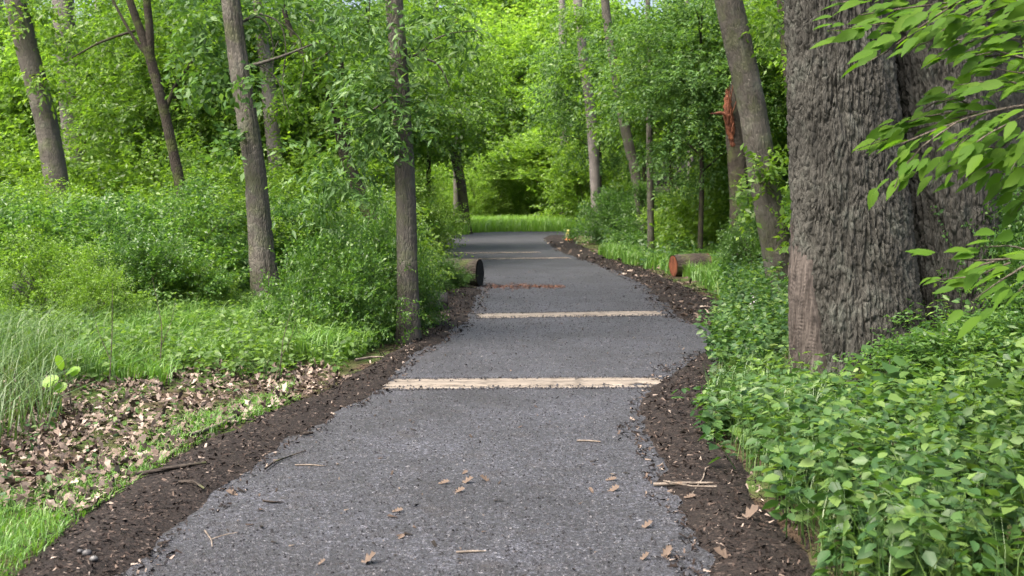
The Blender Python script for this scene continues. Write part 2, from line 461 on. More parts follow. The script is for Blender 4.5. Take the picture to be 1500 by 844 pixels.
TLIT = (np.array([[0, 0, 0], [-.2, .25, .05], [-.14, .42, .02], [-.3, .6, .1], [-.08, .82, .02], [.02, 1, 0], [.12, .8, .03], [.28, .58, .08], [.13, .4, .02], [.19, .2, .05]]),
        np.array([[0, 9, 1], [1, 9, 8], [1, 8, 2], [2, 8, 7], [2, 7, 3], [3, 7, 6], [3, 6, 4], [4, 6, 5]]))
def leaves(P, D, Nv, L, T, curl=None):
    """P points, D along the blade, Nv face-up hint, L lengths"""
    D = nrm(D); X = nrm(np.cross(D, Nv)); Z = np.cross(X, D)
    v, f = T
    V = P[:, None, :] + L[:, None, None] * (v[None, :, 0, None] * X[:, None, :] + v[None, :, 1, None] * D[:, None, :] + v[None, :, 2, None] * Z[:, None, :])
    if curl is not None:
        V = V + (L * curl)[:, None, None] * (v[None, :, 1, None] ** 2 + 2.5 * v[None, :, 0, None] ** 2) * Z[:, None, :]
    n = len(v)
    Fc = f[None] + (np.arange(len(P)) * n)[:, None, None]
    return V.reshape(-1, 3), Fc.reshape(-1, 3)

def join(parts):
    vs, fs, o = [], [], 0
    for v, f in parts:
        vs.append(v); fs.append(f + o); o += len(v)
    return np.concatenate(vs), np.concatenate(fs)

def rdir(n, rng):
    return nrm(rng.normal(size=(n, 3)))

def twigs(P, D, nl, tl, leaf, rng, T=T2, droop=.25, flat=.6, twig_r=0, lvar=.35, spread=.9):
    """rows of leaves along twigs that start at P and run along D"""
    n = len(P)
    D = nrm(D)
    side = nrm(np.cross(D, np.array([0, 0, 1.0]) + .4 * rng.normal(size=(n, 3))))
    up = np.cross(side, D)
    tlen = tl * rng.uniform(.6, 1.3, n)
    t = (np.arange(nl) + .5) / nl
    pos = P[:, None] + D[:, None] * (t[None] * tlen[:, None])[..., None]
    pos[..., 2] -= droop * tlen[:, None] * t[None] ** 2 * .7
    pos = pos + rng.normal(size=pos.shape) * leaf * .18
    sg = np.where(np.arange(nl) % 2 == 0, 1, -1)[None, :, None]
    d = D[:, None] * .55 + side[:, None] * sg * spread + rng.normal(size=pos.shape) * .35
    d[..., 2] -= droop
    nv = up[:, None] * flat + np.array([0, 0, flat]) + rng.normal(size=pos.shape) * .55
    Ls = leaf * (1 + lvar * rng.uniform(-1, 1, (n, nl)))
    out = [leaves(pos.reshape(-1, 3), d.reshape(-1, 3), nv.reshape(-1, 3), Ls.ravel(), T)]
    return join(out)

def clump_points(n, shape, rng, seed, freq=1.2, thr=-.15, shell=.45):
    """points in a lumpy ellipsoid: shape = (rx, ry, rz); gaps where the noise is low"""
    P = []
    tot = 0
    freq = max(freq, 1.6 / max(shape))
    rounds = 0
    while tot < n:
        rounds += 1
        if rounds > 4: thr = -2
        d = rdir(n * 2, rng)
        r = rng.uniform(0, 1, n * 2) ** shell
        lump = 1 + .42 * fbm(d[:, 0] * 2.2, d[:, 1] * 2.2, d[:, 2] * 2.2, seed, 2)
        p = d * (r * lump)[:, None]
        q = p * np.array(shape)
        ok = fbm(q[:, 0] * freq, q[:, 1] * freq, q[:, 2] * freq, seed + 40, 2) > thr
        P.append(q[ok]); tot += ok.sum()
    return np.concatenate(P)[:n]

# ------------------------------------------------------------------ stems
def smooth_line(pts, n):
    pts = np.asarray(pts, float)
    seg = np.concatenate([[0], np.cumsum(np.linalg.norm(np.diff(pts[:, :3], axis=0), axis=1))])
    t = np.linspace(0, seg[-1], n)
    out = np.stack([np.interp(t, seg, pts[:, k]) for k in range(pts.shape[1])], 1)
    k = max(3, n // (3 * max(1, len(pts) - 1))) | 1
    if n > 12 and len(pts) > 2:
        pad = np.concatenate([2 * out[:1] - out[k:0:-1], out, 2 * out[-1:] - out[-2:-k - 2:-1]])
        ker = np.hanning(k + 2)[1:-1]; ker /= ker.sum()
        sm = np.stack([np.convolve(pad[:, c], ker, 'same') for c in range(pad.shape[1])], 1)[k:-k]
        out = sm
    return out

def furrows(x, y, z, cw, ch, seed):
    """interlacing upright furrows: 0 in a crack, 1 on a ridge"""
    wx = fbm(x / cw * .35, y / cw * .35, z / ch * .6, seed + 3, 2)
    wy = fbm(x / cw * .4 + 9, y / cw * .4, z / ch * .8, seed + 4, 2)
    X, Y, Z = x / cw + .5 * wx, y / cw + .5 * wx, z / ch + .45 * wy
    xi, yi, zi = np.floor(X), np.floor(Y), np.floor(Z)
    f1 = np.full(X.shape, 9.0); f2 = np.full(X.shape, 9.0)
    for du in (-1, 0, 1):
        for dw in (-1, 0, 1):
            for dv in (-1, 0, 1):
                cu, cw_, cv = xi + du, yi + dw, zi + dv
                sd_ = cu * 0 + seed
                dd = np.sqrt((cu + hsh(cu, cw_, cv, sd_) - X) ** 2 + (cw_ + hsh(cu, cw_, cv, sd_ + 1) - Y) ** 2 + (cv + hsh(cu, cw_, cv, sd_ + 2) - Z) ** 2)
                f2 = np.where(dd < f1, f1, np.minimum(f2, dd)); f1 = np.minimum(f1, dd)
    a = np.minimum(np.abs(vnoise(X * .8, Y * .8, Z * .22, seed)), .6 * np.abs(vnoise(X * 1.1 + 5, Y * 1.1, Z * .3 + 2, seed + 7)) + .06)
    r = (.60 + .40 * sstep(.02, .16, f2 - f1)) * (.12 + .88 * sstep(0, .24, a))
    return r, wx

def tube(pts, nseg=8, nrow=12, bark=None, seed=0, rows=None, lump=.05, flare=0, front=False):
    """pts (x, y, z, r) -> verts, quads, uv; bark = (cell width, cell height, depth)"""
    c = smooth_line(pts, nrow) if rows is None else rows
    nrow = len(c)
    p, r = c[:, :3], c[:, 3]
    t = nrm(np.gradient(p, axis=0))
    ref = np.array([0, 1.0, 0]) if abs(t[:, 1]).max() < .9 else np.array([0, 0, 1.0])
    a = nrm(np.cross(ref, t)); b = np.cross(t, a)
    th = np.linspace(0, 2 * np.pi, nseg + 1)[None, :]
    if front:                                            # finer on the side towards the path
        nb = nseg // 7
        th = np.concatenate([np.linspace(0, np.pi, nb + 1)[:-1], np.linspace(np.pi, 2 * np.pi, nseg - nb + 1)])[None, :]
    h = np.concatenate([[0], np.cumsum(np.linalg.norm(np.diff(p, axis=0), axis=1))])[:, None]
    rr = r[:, None] * (1 + lump * fbm(np.cos(th) * 1.3 + h * .5, np.sin(th) * 1.3, h * .9, seed, 2))
    if flare:
        rr = rr * (1 + flare * np.exp(-h / .35) * (1 + .55 * np.sin(th * 5 + seed) * np.exp(-h / .5)))
    if bark:
        cw, ch, dep = bark
        ridge, wx = furrows(np.cos(th) * r[:, None], np.sin(th) * r[:, None], h + 0 * th, cw, ch, seed)
        rough = fbm(np.cos(th) * r[:, None] * 55, np.sin(th) * r[:, None] * 60, h * 16, seed + 5, 3)
        rr = rr + dep * (ridge - 1) * (.75 + .5 * wx) + dep * .42 * rough
    V = p[:, None, :] + rr[..., None] * (np.cos(th)[..., None] * a[:, None] + np.sin(th)[..., None] * b[:, None])
    uv = np.stack([np.broadcast_to(th * r.mean(), rr.shape), np.broadcast_to(h, rr.shape)], -1).reshape(-1, 2)
    m_ = nseg + 1
    i = np.arange((nrow - 1) * nseg); q, cc = i // nseg, i % nseg
    k = q * m_ + cc
    f = np.stack([k, k + 1, k + m_ + 1, k + m_], 1)
    return V.reshape(-1, 3), f, uv

def tube_obj(name, pts, mat, parent=None, org=(0, 0, 0), **kw):
    v, f, uv = tube(pts, **kw)
    return obj(name, mesh_data(name, v - np.asarray(org), f, mat, uv, smooth=True), parent, (0, 0, 0) if parent is not None else org)

# ------------------------------------------------------------------ trees whose trunks the photograph shows
def canopy_mesh(seed, mat, n=270, leaf=.15):
    rng = np.random.default_rng(seed)
    P = clump_points(n, (3.2, 3.2, 2.4), rng, seed, .8, -.05, .5)
    D = nrm(P / np.array([3.2, 3.2, 2.4])) + .5 * rng.normal(size=P.shape)
    v, f = twigs(P, D, 12, .75, leaf, rng)
    return mesh_data('crown', v, f, mat)
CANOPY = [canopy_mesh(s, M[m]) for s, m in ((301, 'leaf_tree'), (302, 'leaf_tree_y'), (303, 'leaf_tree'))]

def spray_mesh(blobs, leaf, mat, seed, org, T=T2, nl=9, tl=.4, droop=.35):
    """foliage of low branches: blobs = (px, py, depth, rx, ry, rz in metres, twigs)"""
    rng = np.random.default_rng(seed)
    ps, ds = [], []
    for (x, y, d, rx, ry, rz, n) in blobs:
        c = at(x, y, d)
        q = clump_points(n, (rx, ry, rz), rng, seed + int(x), 1.6, -.05, .6)
        ps.append(q + c); dd = q / np.array([rx, ry, rz]) + .6 * rng.normal(size=q.shape); dd[:, 2] -= .3; ds.append(dd)
    v, f = twigs(np.concatenate(ps), np.concatenate(ds), nl, tl, leaf, rng, T, droop)
    return mesh_data('low_foliage', v - np.asarray(org), f, mat)

def px_line(pts, d, ddep=0.0):
    """(x, y, width px) -> world polyline with radii at depth d (+ddep per metre risen)"""
    out = []
    for (x, y, w) in pts:
        p = at(x, y, d)
        out.append([*p, w * d / F / 2])
    return np.array(out)

def tree(name, label, cat, d, pts, mat, limbs=(), canopy=None, sprays=None, leaf=.11, lmat='leaf_tree', nseg=20, nrow=90, top=11.5, seed=0, bark=(.035, .13, .008), flare=.25, group=None, T=T2):
    ln = px_line(pts, d)
    # foot down to the soil, head up past the frame
    b0 = ln[0].copy(); s = (ln[1] - ln[0]) / max(ln[1][2] - ln[0][2], .05)
    gz = float(ground_h(b0[0], d)) - .12
    b0[:2] = ln[0][:2] + s[:2] * (gz - ln[0][2]) * .7; b0[2] = gz; b0[3] = ln[0][3] * 1.05
    body = [b0, *ln] if ln[0][2] - gz > .15 else [b0, *ln[1:]]
    if top:
        e = ln[-1]; s = (ln[-1] - ln[-2]) / max(ln[-1][2] - ln[-2][2], .05)
        hh = max(top - e[2], 1.0)
        for k in (.5, 1.0):
            q = e.copy(); q[:2] = e[:2] + s[:2] * hh * k * .6; q[2] = e[2] + hh * k; q[3] = e[3] * (1 - .45 * k)
            body.append(q)
    org = np.array([b0[0], b0[1], gz])
    root = thing(name, label, cat, org, group)
    tube_obj('trunk', np.array(body), mat, root, org, nseg=nseg, nrow=nrow, bark=bark, seed=seed, flare=flare)
    for lp in limbs:
        tube_obj('limb', px_line(lp[1], d + lp[0]) if not isinstance(lp, np.ndarray) else lp, mat, root, org, nseg=7, nrow=14, seed=seed + 3)
    if canopy is not None:
        rng = random.Random(seed)
        e = body[-1]
        for k in range(3):
            a = rng.uniform(0, 6.28); q = e[:3] + np.array([math.cos(a) * 1.9, math.sin(a) * 1.9, rng.uniform(.2, 1.6)])
            st = np.array(body[-2]) * .45 + np.array(e) * .55
            tube_obj('limb', np.array([[*st[:3], e[3] * .7], [*((st[:3] + q) / 2 + np.array([0, 0, -.2])), e[3] * .45], [*q, e[3] * .15]]), mat, root, org, nseg=6, nrow=8, seed=seed + k)
        c = obj('crown', CANOPY[canopy], root, e[:3] - org + np.array([0, 0, .6])); c.rotation_euler = (0, 0, rng.uniform(0, 6.28))
        s = rng.uniform(.85, 1.15); c.scale = (s, s, s)
    if sprays:
        obj('low_foliage', spray_mesh(sprays, leaf, M[lmat], seed + 77, org, T), root)
    return root

G_TR = 'tree trunks along the woodland path'
tree('grey_tree', 'mossy grey trunk leaning left, leftmost large trunk in the photo', 'tree', 22, [(84, 270, 35), (68, 180, 33), (42, 80, 32), (22, 0, 31)], M['bark_grey'],
     canopy=0, seed=1, nseg=48, nrow=200, bark=(.06, .25, .016), sprays=[(40, 20, 22, .9, .7, .5, 60), (100, 60, 22, .5, .5, .4, 40), (60, 115, 21.6, .4, .4, .3, 22)])
tree('pale_tree', 'smooth pale grey upright trunk just right of the leaning mossy trunk', 'tree', 28, [(112, 270, 34), (107, 180, 34), (98, 80, 33), (92, 0, 31)], M['bark_pale'],
     canopy=2, seed=2, nseg=48, nrow=200, bark=(.07, .25, .016), sprays=[(150, 70, 28, .7, .6, .6, 50), (105, 100, 27.5, .3, .3, .2, 10), (150, 10, 28, .9, .7, .5, 55)])
tree('forked_tree', 'slim dark trunk forking into a narrow V near the top left', 'tree', 18, [(270, 310, 17), (262, 260, 16), (240, 160, 15), (219, 80, 15), (213, 64, 13), (200, 30, 12), (187, -8, 11), (176, -50, 9)], M['bark_dark'],
     limbs=[(0.0, [(220, 88, 13), (220, 50, 12), (215, 0, 11), (208, -90, 8)]), (0.1, [(216, 82, 6), (198, 60, 5), (178, 25, 4), (160, -10, 3)]),
            (.15, [(198, 45, 4), (165, 55, 4), (140, 65, 3.5), (105, 85, 2)]), (.4, [(243, 160, 7), (255, 130, 6), (282, 88, 5)])],
     nseg=12, seed=3, top=8, canopy=1, sprays=[(295, 110, 18.6, .5, .5, .4, 45), (150, 30, 18.6, .5, .4, .3, 35), (270, 20, 18.6, .5, .5, .4, 40)], leaf=.10)
tree('grey_tree', 'stout grey trunk rising from the left hand bushes, slightly bent', 'tree', 15.2, [(396, 468, 44), (384, 380, 38), (374, 250, 32), (358, 150, 30), (346, 70, 28), (338, 0, 27)], M['bark_grey'],
     canopy=0, seed=4, nseg=72, nrow=330, bark=(.045, .2, .014), limbs=[(.0, [(352, 100, 7), (385, 92, 5), (420, 80, 3.5), (470, 60, 2)]), (.3, [(344, 40, 5), (375, 20, 4), (395, 35, 2.5), (402, 80, 1.5), (396, 120, 1)]), (.3, [(380, 20, 3), (412, 30, 2.5), (420, 70, 2), (413, 120, 1.2), (417, 165, .8)]),
            (.4, [(412, 32, 2.5), (440, 55, 2), (446, 100, 1.3), (438, 140, .8)]), (.2, [(350, 92, 4), (385, 96, 2.5), (408, 118, 1.6), (425, 170, 1)]), (.3, [(408, 60, 2), (390, 95, 1.4), (378, 135, .9)])],
     sprays=[(312, 110, 15.6, .4, .4, .3, 42), (365, 120, 14.7, .22, .2, .14, 12), (345, 215, 14.7, .16, .16, .14, 14), (295, 40, 15.6, .6, .5, .4, 55), (430, 30, 15.6, .6, .5, .35, 55)], lmat='leaf_dark', leaf=.11)
tree('straight_tree', 'straight slender grey trunk standing at the left path edge', 'tree', 13.1, [(599, 500, 33), (597, 400, 30), (594, 280, 29), (588, 150, 27), (581, 50, 26), (576, -10, 25)], M['bark_grey'],
     canopy=2, seed=5, nseg=64, nrow=360, bark=(.034, .2, .011), limbs=[(-.1, [(586, 138, 5), (570, 145, 4), (548, 160, 3), (520, 178, 2)]), (.1, [(590, 85, 5), (615, 80, 4), (630, 60, 3), (660, 48, 2), (700, 45, 1.5)]), (.1, [(612, 82, 4), (640, 92, 3), (652, 110, 2.5), (658, 128, 1.5)])],
     sprays=[(560, 170, 12.8, .4, .35, .25, 55), (530, 130, 12.9, .45, .4, .3, 60), (590, 75, 12.8, .16, .2, .1, 8), (615, 165, 12.9, .10, .15, .14, 9), (590, 165, 12.8, .10, .1, .1, 5), (640, 30, 13, .6, .4, .3, 50), (520, 30, 13, .8, .5, .35, 80), (505, 215, 13, .4, .3, .25, 45), (480, 262, 13, .4, .3, .22, 42), (460, 290, 13, .15, .15, .15, 12)], lmat='leaf_dark', leaf=.105, T=TN)
tree('pale_tree', 'pale trunk half hidden behind the stout bent grey trunk', 'tree', 26, [(410, 300, 22), (400, 200, 22), (392, 110, 22), (384, 60, 17), (378, 0, 15)], M['bark_pale'], canopy=1, seed=6, sprays=[(410, 160, 25, .7, .6, .5, 60), (380, 20, 25.5, .9, .6, .4, 50)])
tree('leaning_tree', 'dark leaning trunk behind the bushes left of the straight slender trunk', 'tree', 16.5, [(560, 350, 24), (535, 300, 22), (505, 230, 18), (490, 160, 10), (462, 105, 9), (436, 70, 9), (420, 30, 7)], M['bark_dark'],
     limbs=[(.0, [(504, 232, 11), (510, 205, 10), (506, 150, 8), (500, 90, 6)]), (.2, [(452, 95, 4), (475, 82, 3), (500, 60, 2)])], nseg=14, seed=7, top=6.5, flare=0, sprays=[(470, 90, 16, .6, .4, .3, 60), (520, 70, 16.4, .6, .5, .35, 55)], lmat='leaf_tree', leaf=.1)
tree('forked_tree', 'distant dark Y-forked trunk at the far left bend of the path', 'tree', 50, [(681, 318, 15), (676, 270, 14), (668, 235, 14), (662, 215, 12), (652, 160, 9), (645, 110, 8), (640, 40, 7)], M['bark_dark'],
     limbs=[(0, [(669, 232, 11), (678, 200, 9), (676, 160, 8), (672, 90, 7), (668, 0, 5)])], nseg=10, nrow=50, seed=8, top=13, sprays=[(640, 90, 49, 2.2, 1.5, 1.2, 110), (690, 110, 49, 1.6, 1.2, 1.0, 70)], lmat='leaf_tree_y', leaf=.17)
tree('pale_tree', 'distant pale trunk right of the path bend above the round bush', 'tree', 42, [(872, 285, 14), (870, 230, 15), (864, 150, 15), (855, 90, 14), (846, 0, 13)], M['bark_pale'], seed=9, nseg=12, nrow=50, sprays=[(850, 30, 41, 1.6, 1.2, .8, 110), (830, 95, 41, 1.2, 1, .7, 70), (880, 190, 41, .6, .6, .5, 24)], leaf=.15)
tree('dark_tree', 'slim brown trunk curving up left beside the thin straight pole trunk', 'tree', 34, [(938, 300, 14), (930, 250, 15), (916, 190, 15), (904, 120, 14), (892, 50, 13), (886, 0, 12)], M['bark_grey'], seed=10, nseg=12, nrow=50, sprays=[(930, 60, 33, 1.5, 1, .8, 120), (900, 150, 33, .5, .5, .4, 30)], leaf=.14, lmat='leaf_dark')
tree('thin_tree', 'thinnest straight trunk standing before the right hand bushes', 'tree', 30, [(953, 310, 10), (952, 230, 10), (951, 150, 9), (950, 60, 8), (949, 0, 7)], M['bark_grey'], seed=11, nseg=10, nrow=40, top=9, sprays=[(960, 110, 29, 1.3, .9, .7, 120), (985, 60, 28, 1.2, .9, .6, 100), (940, 140, 29, .6, .5, .4, 40)], leaf=.14)
tree('pale_tree', 'faint far trunk standing above the dark hollow in the bushes', 'tree', 66, [(827, 262, 14), (827, 220, 14), (826, 150, 13), (824, 60, 12)], M['bark_pale'], seed=12, nseg=10, nrow=30, top=14)
tree('leaning_tree', 'grey trunk leaning left beside the great oak, lichen spotted', 'tree', 17.2, [(1150, 440, 46), (1138, 370, 44), (1120, 270, 42), (1100, 150, 40), (1078, 50, 40), (1066, -5, 39)], M['bark_grey'], canopy=0, seed=14, nseg=96, nrow=330, bark=(.05, .2, .020), flare=.08,
     sprays=[(1120, 250, 16.8, .3, .25, .18, 26), (1140, 225, 16.9, .2, .2, .14, 14), (1105, 290, 16.7, .2, .15, .12, 10), (1130, 20, 16.8, .3, .4, .3, 40)], leaf=.10)
tree('dark_tree', 'dark thin trunk glimpsed at the left edge of the great oak', 'tree', 24, [(1178, 300, 18), (1165, 180, 18), (1154, 90, 18), (1146, 0, 17)], M['bark_dark'], seed=15, nseg=12, nrow=40, canopy=2)
for k, (x, y0, x1, w, d, lab) in enumerate([(158, 200, 145, 15, 40, 'far grey trunk to the right of the pale upright trunk'), (178, 190, 168, 10, 44, 'thin far grey trunk left of the V-forked trunk'),
                                            (4, 250, -2, 16, 34, 'far trunk cut off by the left edge of the photo'), (288, 200, 282, 8, 46, 'thin far trunk between the V-forked and the stout grey trunk'),
                                            (470, 200, 458, 12, 40, 'far trunk high above the leaning dark trunk'), (668, 130, 660, 8, 60, 'thin far trunk in the canopy above the Y-forked trunk'), (1012, 250, 1006, 9, 44, 'far thin trunk between the pole trunk and the broken snag')]):
    tree('far_tree', lab, 'tree', d, [(x, y0 + 80, w), (x, y0, w), ((x + x1) / 2, y0 / 2, w), (x1, 0, w * .9)], M['bark_pale' if k % 2 == 0 else 'bark_grey'], seed=30 + k, nseg=10, nrow=30, canopy=k % 3 if k not in (4, 5) else None, top=12, group='far trunks in the wood')

# the broken snag
d = 23.5
sn = px_line([(1084, 300, 30), (1080, 235, 28), (1076, 195, 26), (1075, 165, 20), (1074, 138, 13), (1073, 118, 4)], d)
org = np.array([sn[0][0], d, float(ground_h(sn[0][0], d)) - .1])
root = thing('broken_snag', 'broken tree stump with torn red wood, behind the leaning grey trunk', 'dead tree', org)
foot = sn[0].copy(); foot[2] = org[2]; foot[3] *= 1.1
tube_obj('trunk', np.array([foot, *sn]), M['bark_dark'], root, org, nseg=40, nrow=160, bark=(.05, .2, .02), seed=41)
tube_obj('torn_wood', px_line([(1074, 215, 5), (1070, 190, 13), (1067, 165, 14), (1065, 145, 9), (1064, 130, 2)], d - .16), M['cut_red'], root, org, nseg=30, nrow=60, bark=(.035, .3, .05), lump=.3, seed=12)
rng = np.random.default_rng(5)
for k in range(16):
    b = at(1062 + rng.uniform(0, 11), rng.uniform(138, 190), d - .24 - rng.uniform(0, .06))
    e = b + np.array([rng.normal() * .05 - .02, -.03, rng.uniform(.12, .42)])
    tube_obj('splinter', np.array([[*b, .012], [*((b + e) / 2), .014], [*e, .001]]), M['cut_red'], root, org, nseg=5, nrow=6, seed=k, lump=.4)
tube_obj('torn_branch', px_line([(1068, 170, 8), (1056, 165, 6), (1047, 167, 4), (1040, 166, 1)], d - .25), M['cut_red'], root, org, nseg=9, nrow=14, bark=(.03, .1, .02), lump=.4, seed=3)

# ------------------------------------------------------------------ the great oak
def stem_rows(line, fine_top, fine, coarse_n, zb):
    """rows: close together where the photograph shows the stem, sparse above"""
    zs = np.concatenate([np.arange(zb, fine_top, fine), np.linspace(fine_top, line[-1][2], coarse_n)])
    sm = smooth_line(line, 120)
    return np.stack([np.interp(zs, sm[:, 2], sm[:, 0]), np.interp(zs, sm[:, 2], sm[:, 1]), zs, np.interp(zs, sm[:, 2], sm[:, 3])], 1)
d0 = 9.9
oz = float(ground_h(2.95, d0)) - .15
oak_org = np.array([3.05, d0, oz])
oak = thing('oak_tree', 'great twin-stemmed oak with deeply furrowed bark, largest trunk on the right', 'tree', oak_org)
ml = px_line([(1266, 600, 208), (1260, 520, 192), (1250, 400, 180), (1239, 250, 164), (1231, 120, 154), (1226, 0, 150)], d0)
ml = np.array([[ml[0][0] + .03, d0, oz, .60], *ml, [ml[-1][0] - .2, d0 + .1, 5.5, .43], [ml[-1][0] - .5, d0 + .3, 8.5, .33]])
rw = stem_rows(ml, 3.5, .0088, 40, oz)
tube_obj('main_stem', None, M['bark_oak'], oak, oak_org, nseg=340, rows=rw, bark=(.048, .20, .054), seed=51, front=True, lump=.06, flare=.08)
d1 = 10.25
sl = px_line([(1412, 600, 160), (1408, 520, 132), (1400, 400, 126), (1386, 240, 128), (1372, 100, 130), (1362, 0, 132)], d1)
sl = np.array([[sl[0][0], d1, oz, .52], *sl, [sl[-1][0] + .25, d1 + .3, 5.6, .33], [sl[-1][0] + .9, d1 + .6, 8.5, .24]])
rw = stem_rows(sl, 3.65, .0125, 50, oz)
tube_obj('second_stem', None, M['bark_oak'], oak, oak_org, nseg=210, rows=rw, bark=(.052, .21, .056), seed=57, front=True, lump=.08, flare=.08)
# slab of bare dead wood against the left of the foot
def slab():
    """strip of bare wood lying on the main stem, its right edge lifted from the bark"""
    z0, z1 = oz, at(1180, 330, 9.6)[2]
    zs = np.linspace(z0, z1, 150); nu = 46; v, uv = [], []
    sm = smooth_line(ml, 200)
    for z in zs:
        k = (z - z0) / (z1 - z0)
        cx_, cy_, rr = [np.interp(z, sm[:, 2], sm[:, j]) for j in (0, 1, 3)]
        rr *= 1 + .08 * math.exp(-(z - z0) / .35)
        wd = (.56 - .24 * k) * (1 - sstep(.72, 1.0, k + .10 * float(vnoise(np.array([z * 9]), np.array([0.0]))[0])) * .9) + .02 * float(vnoise(np.array([z * 5]), np.array([3.0]))[0])
        th = np.linspace(math.pi * .97, math.pi * .97 + wd / rr, nu)
        t = np.linspace(0, 1, nu)
        fr, _w = furrows(th * rr, th * 0, np.full(nu, z), .022, .40, 91)
        off = -.05 * sstep(.62, .95, k) + .055 * np.sin(np.pi * np.clip(t * .9 + .08, 0, 1)) ** .5 + .012 * fbm(t * 6, t * 0 + z * 1.5, seed=61) - .020 * (1 - fr) - .09 * sstep(.93, 1.0, t) - .03 * sstep(.07, 0, t)
        q = rr + off
        v.append(np.stack([cx_ + np.cos(th) * q, cy_ + np.sin(th) * q, np.full(nu, z)], 1)); uv.append(np.stack([th * rr, np.full(nu, z)], 1))
    v = np.concatenate(v); i = np.arange((len(zs) - 1) * (nu - 1)); r, c = i // (nu - 1), i % (nu - 1); k = r * nu + c
    return v, np.stack([k, k + 1, k + nu + 1, k + nu], 1), np.concatenate(uv)
v, f, uv = slab()
sb = obj('dead_wood_slab', mesh_data('dead_wood_slab', v - oak_org, f, M['deadwood'], uv, True), oak)
sb['label'] = 'bare weathered slab of dead wood on the left of the oak foot'
for (st, e, r0) in (([2.7, 10.0, 8.3], [1.2, 9.3, 11], .26), ([2.6, 10.1, 8.0], [2.2, 12, 11.5], .24), ([4.6, 10.8, 8.2], [6.0, 9.6, 11], .22)):
    st, e = np.array(st), np.array(e)
    tube_obj('limb', np.array([[*st, r0], [*((st + e) / 2 + [0, 0, .3]), r0 * .7], [*e, r0 * .3]]), M['bark_oak'], oak, oak_org, nseg=10, nrow=14)
    c = obj('crown', CANOPY[0], oak, e - oak_org)
d2 = 11.8
tl = px_line([(1490, 520, 110), (1478, 400, 96), (1462, 240, 92), (1450, 100, 90), (1442, 0, 88)], d2)
tz = float(ground_h(5.1, d2)) - .1
t3 = thing('oak_tree', 'darker rough trunk behind the twin oak at the right edge', 'tree', [tl[0][0], d2, tz])
o3 = np.array([tl[0][0], d2, tz])
tl = np.array([[tl[0][0] + .05, d2, tz, .46], *tl, [tl[-1][0], d2, 6.0, .27], [tl[-1][0] - .1, d2, 9.0, .2]])
tube_obj('trunk', None, M['bark_oak'], t3, o3, nseg=130, rows=stem_rows(tl, 4.0, .02, 30, tz), bark=(.055, .15, .035), seed=66, front=True, flare=.1)
obj('crown', CANOPY[2], t3, np.array([tl[-1][0], d2, 9.6]) - o3)

# ------------------------------------------------------------------ shrubs
def make_shrub(name, label, seed, shape, n, leaf, mat, loc, sc, rz, group, T=T2, nl=10, tl=.30, thr=.0):
    rng = np.random.default_rng(seed)
    K = n // 27
    dome = (shape[0], shape[1], shape[2] * 1.85)
    C = clump_points(K, dome, rng, seed, 1.1, thr, .42); C[:, 2] = np.abs(C[:, 2])
    P = np.repeat(C, 27, 0) + rng.normal(size=(K * 27, 3)) * np.array([.16, .16, .075]) * rng.uniform(.6, 1.5, (K, 1)).repeat(27, 0)
    P[:, 2] = np.maximum(P[:, 2], .04)
    c = np.array([0, 0, shape[2] * .5])
    D = nrm((P - c) / np.array(shape)) + .45 * rng.normal(size=P.shape); D[:, 2] += .15
    v, f = twigs(P, D, nl, tl, leaf, rng, T, .22)
    ns = 150                                             # long arching shoots that break the outline
    S = clump_points(ns, dome, rng, seed + 5, 1.7, -2, .2); S[:, 2] = np.abs(S[:, 2]) * .95
    SD = nrm((S - c) / np.array(shape)) + .5 * rng.normal(size=S.shape); SD[:, 2] += .75
    v, f = join([(v, f), twigs(S, SD, 16, .62, leaf * 1.1, rng, T, .5)])
    v[:, 2] = np.maximum(v[:, 2], .01)
    root = thing(name, label, 'bush', loc, group, rz, sc)
    obj('foliage', mesh_data('foliage', v, f, mat), root)
    for k in range(6):
        a = k * 1.05 + rng.uniform(0, .5); e = np.array([math.cos(a) * shape[0] * .6, math.sin(a) * shape[1] * .6, shape[2] * rng.uniform(1.0, 1.5)])
        tube_obj('stem', np.array([[math.cos(a) * .08, math.sin(a) * .08, -.15, .022], [*(e * .45 + [0, 0, .25]), .015], [*e, .005]]), M['twig'], root, (0, 0, 0), nseg=5, nrow=8, seed=k)
    return root

def base(x, d):
    X = (x - CX) / F * d
    return np.array([X, d, float(ground_h(X, d)) - .02])

protos = {}
G_SH = 'bushes lining the woodland path'
PROTO = {'A': (101, (1.5, 1.3, .95), 3000, .062, 'leaf_shrub', T2), 'B': (102, (1.3, 1.5, 1.05), 3000, .058, 'leaf_shrub_b', T2),
         'C': (103, (1.6, 1.4, .85), 2800, .068, 'leaf_shrub', T2), 'D': (104, (1.4, 1.4, 1.2), 2600, .085, 'leaf_shrub_b', T2)}
def shrub(kind, label, x, d, sc=1.0, dz=0, rz=None):
    loc = base(x, d) + np.array([0, 0, dz])
    rz = hsh(np.array([x]), np.array([int(d * 10)]))[0] * 6.28 if rz is None else rz
    if kind not in protos:
        s, shp, n, leaf, mt, T = PROTO[kind]
        protos[kind] = make_shrub('leafy_shrub', label, s, shp, n, leaf, M[mt], loc, sc, rz, G_SH, T)
        return protos[kind]
    return dup(protos[kind], label, loc, rz, sc, G_SH)

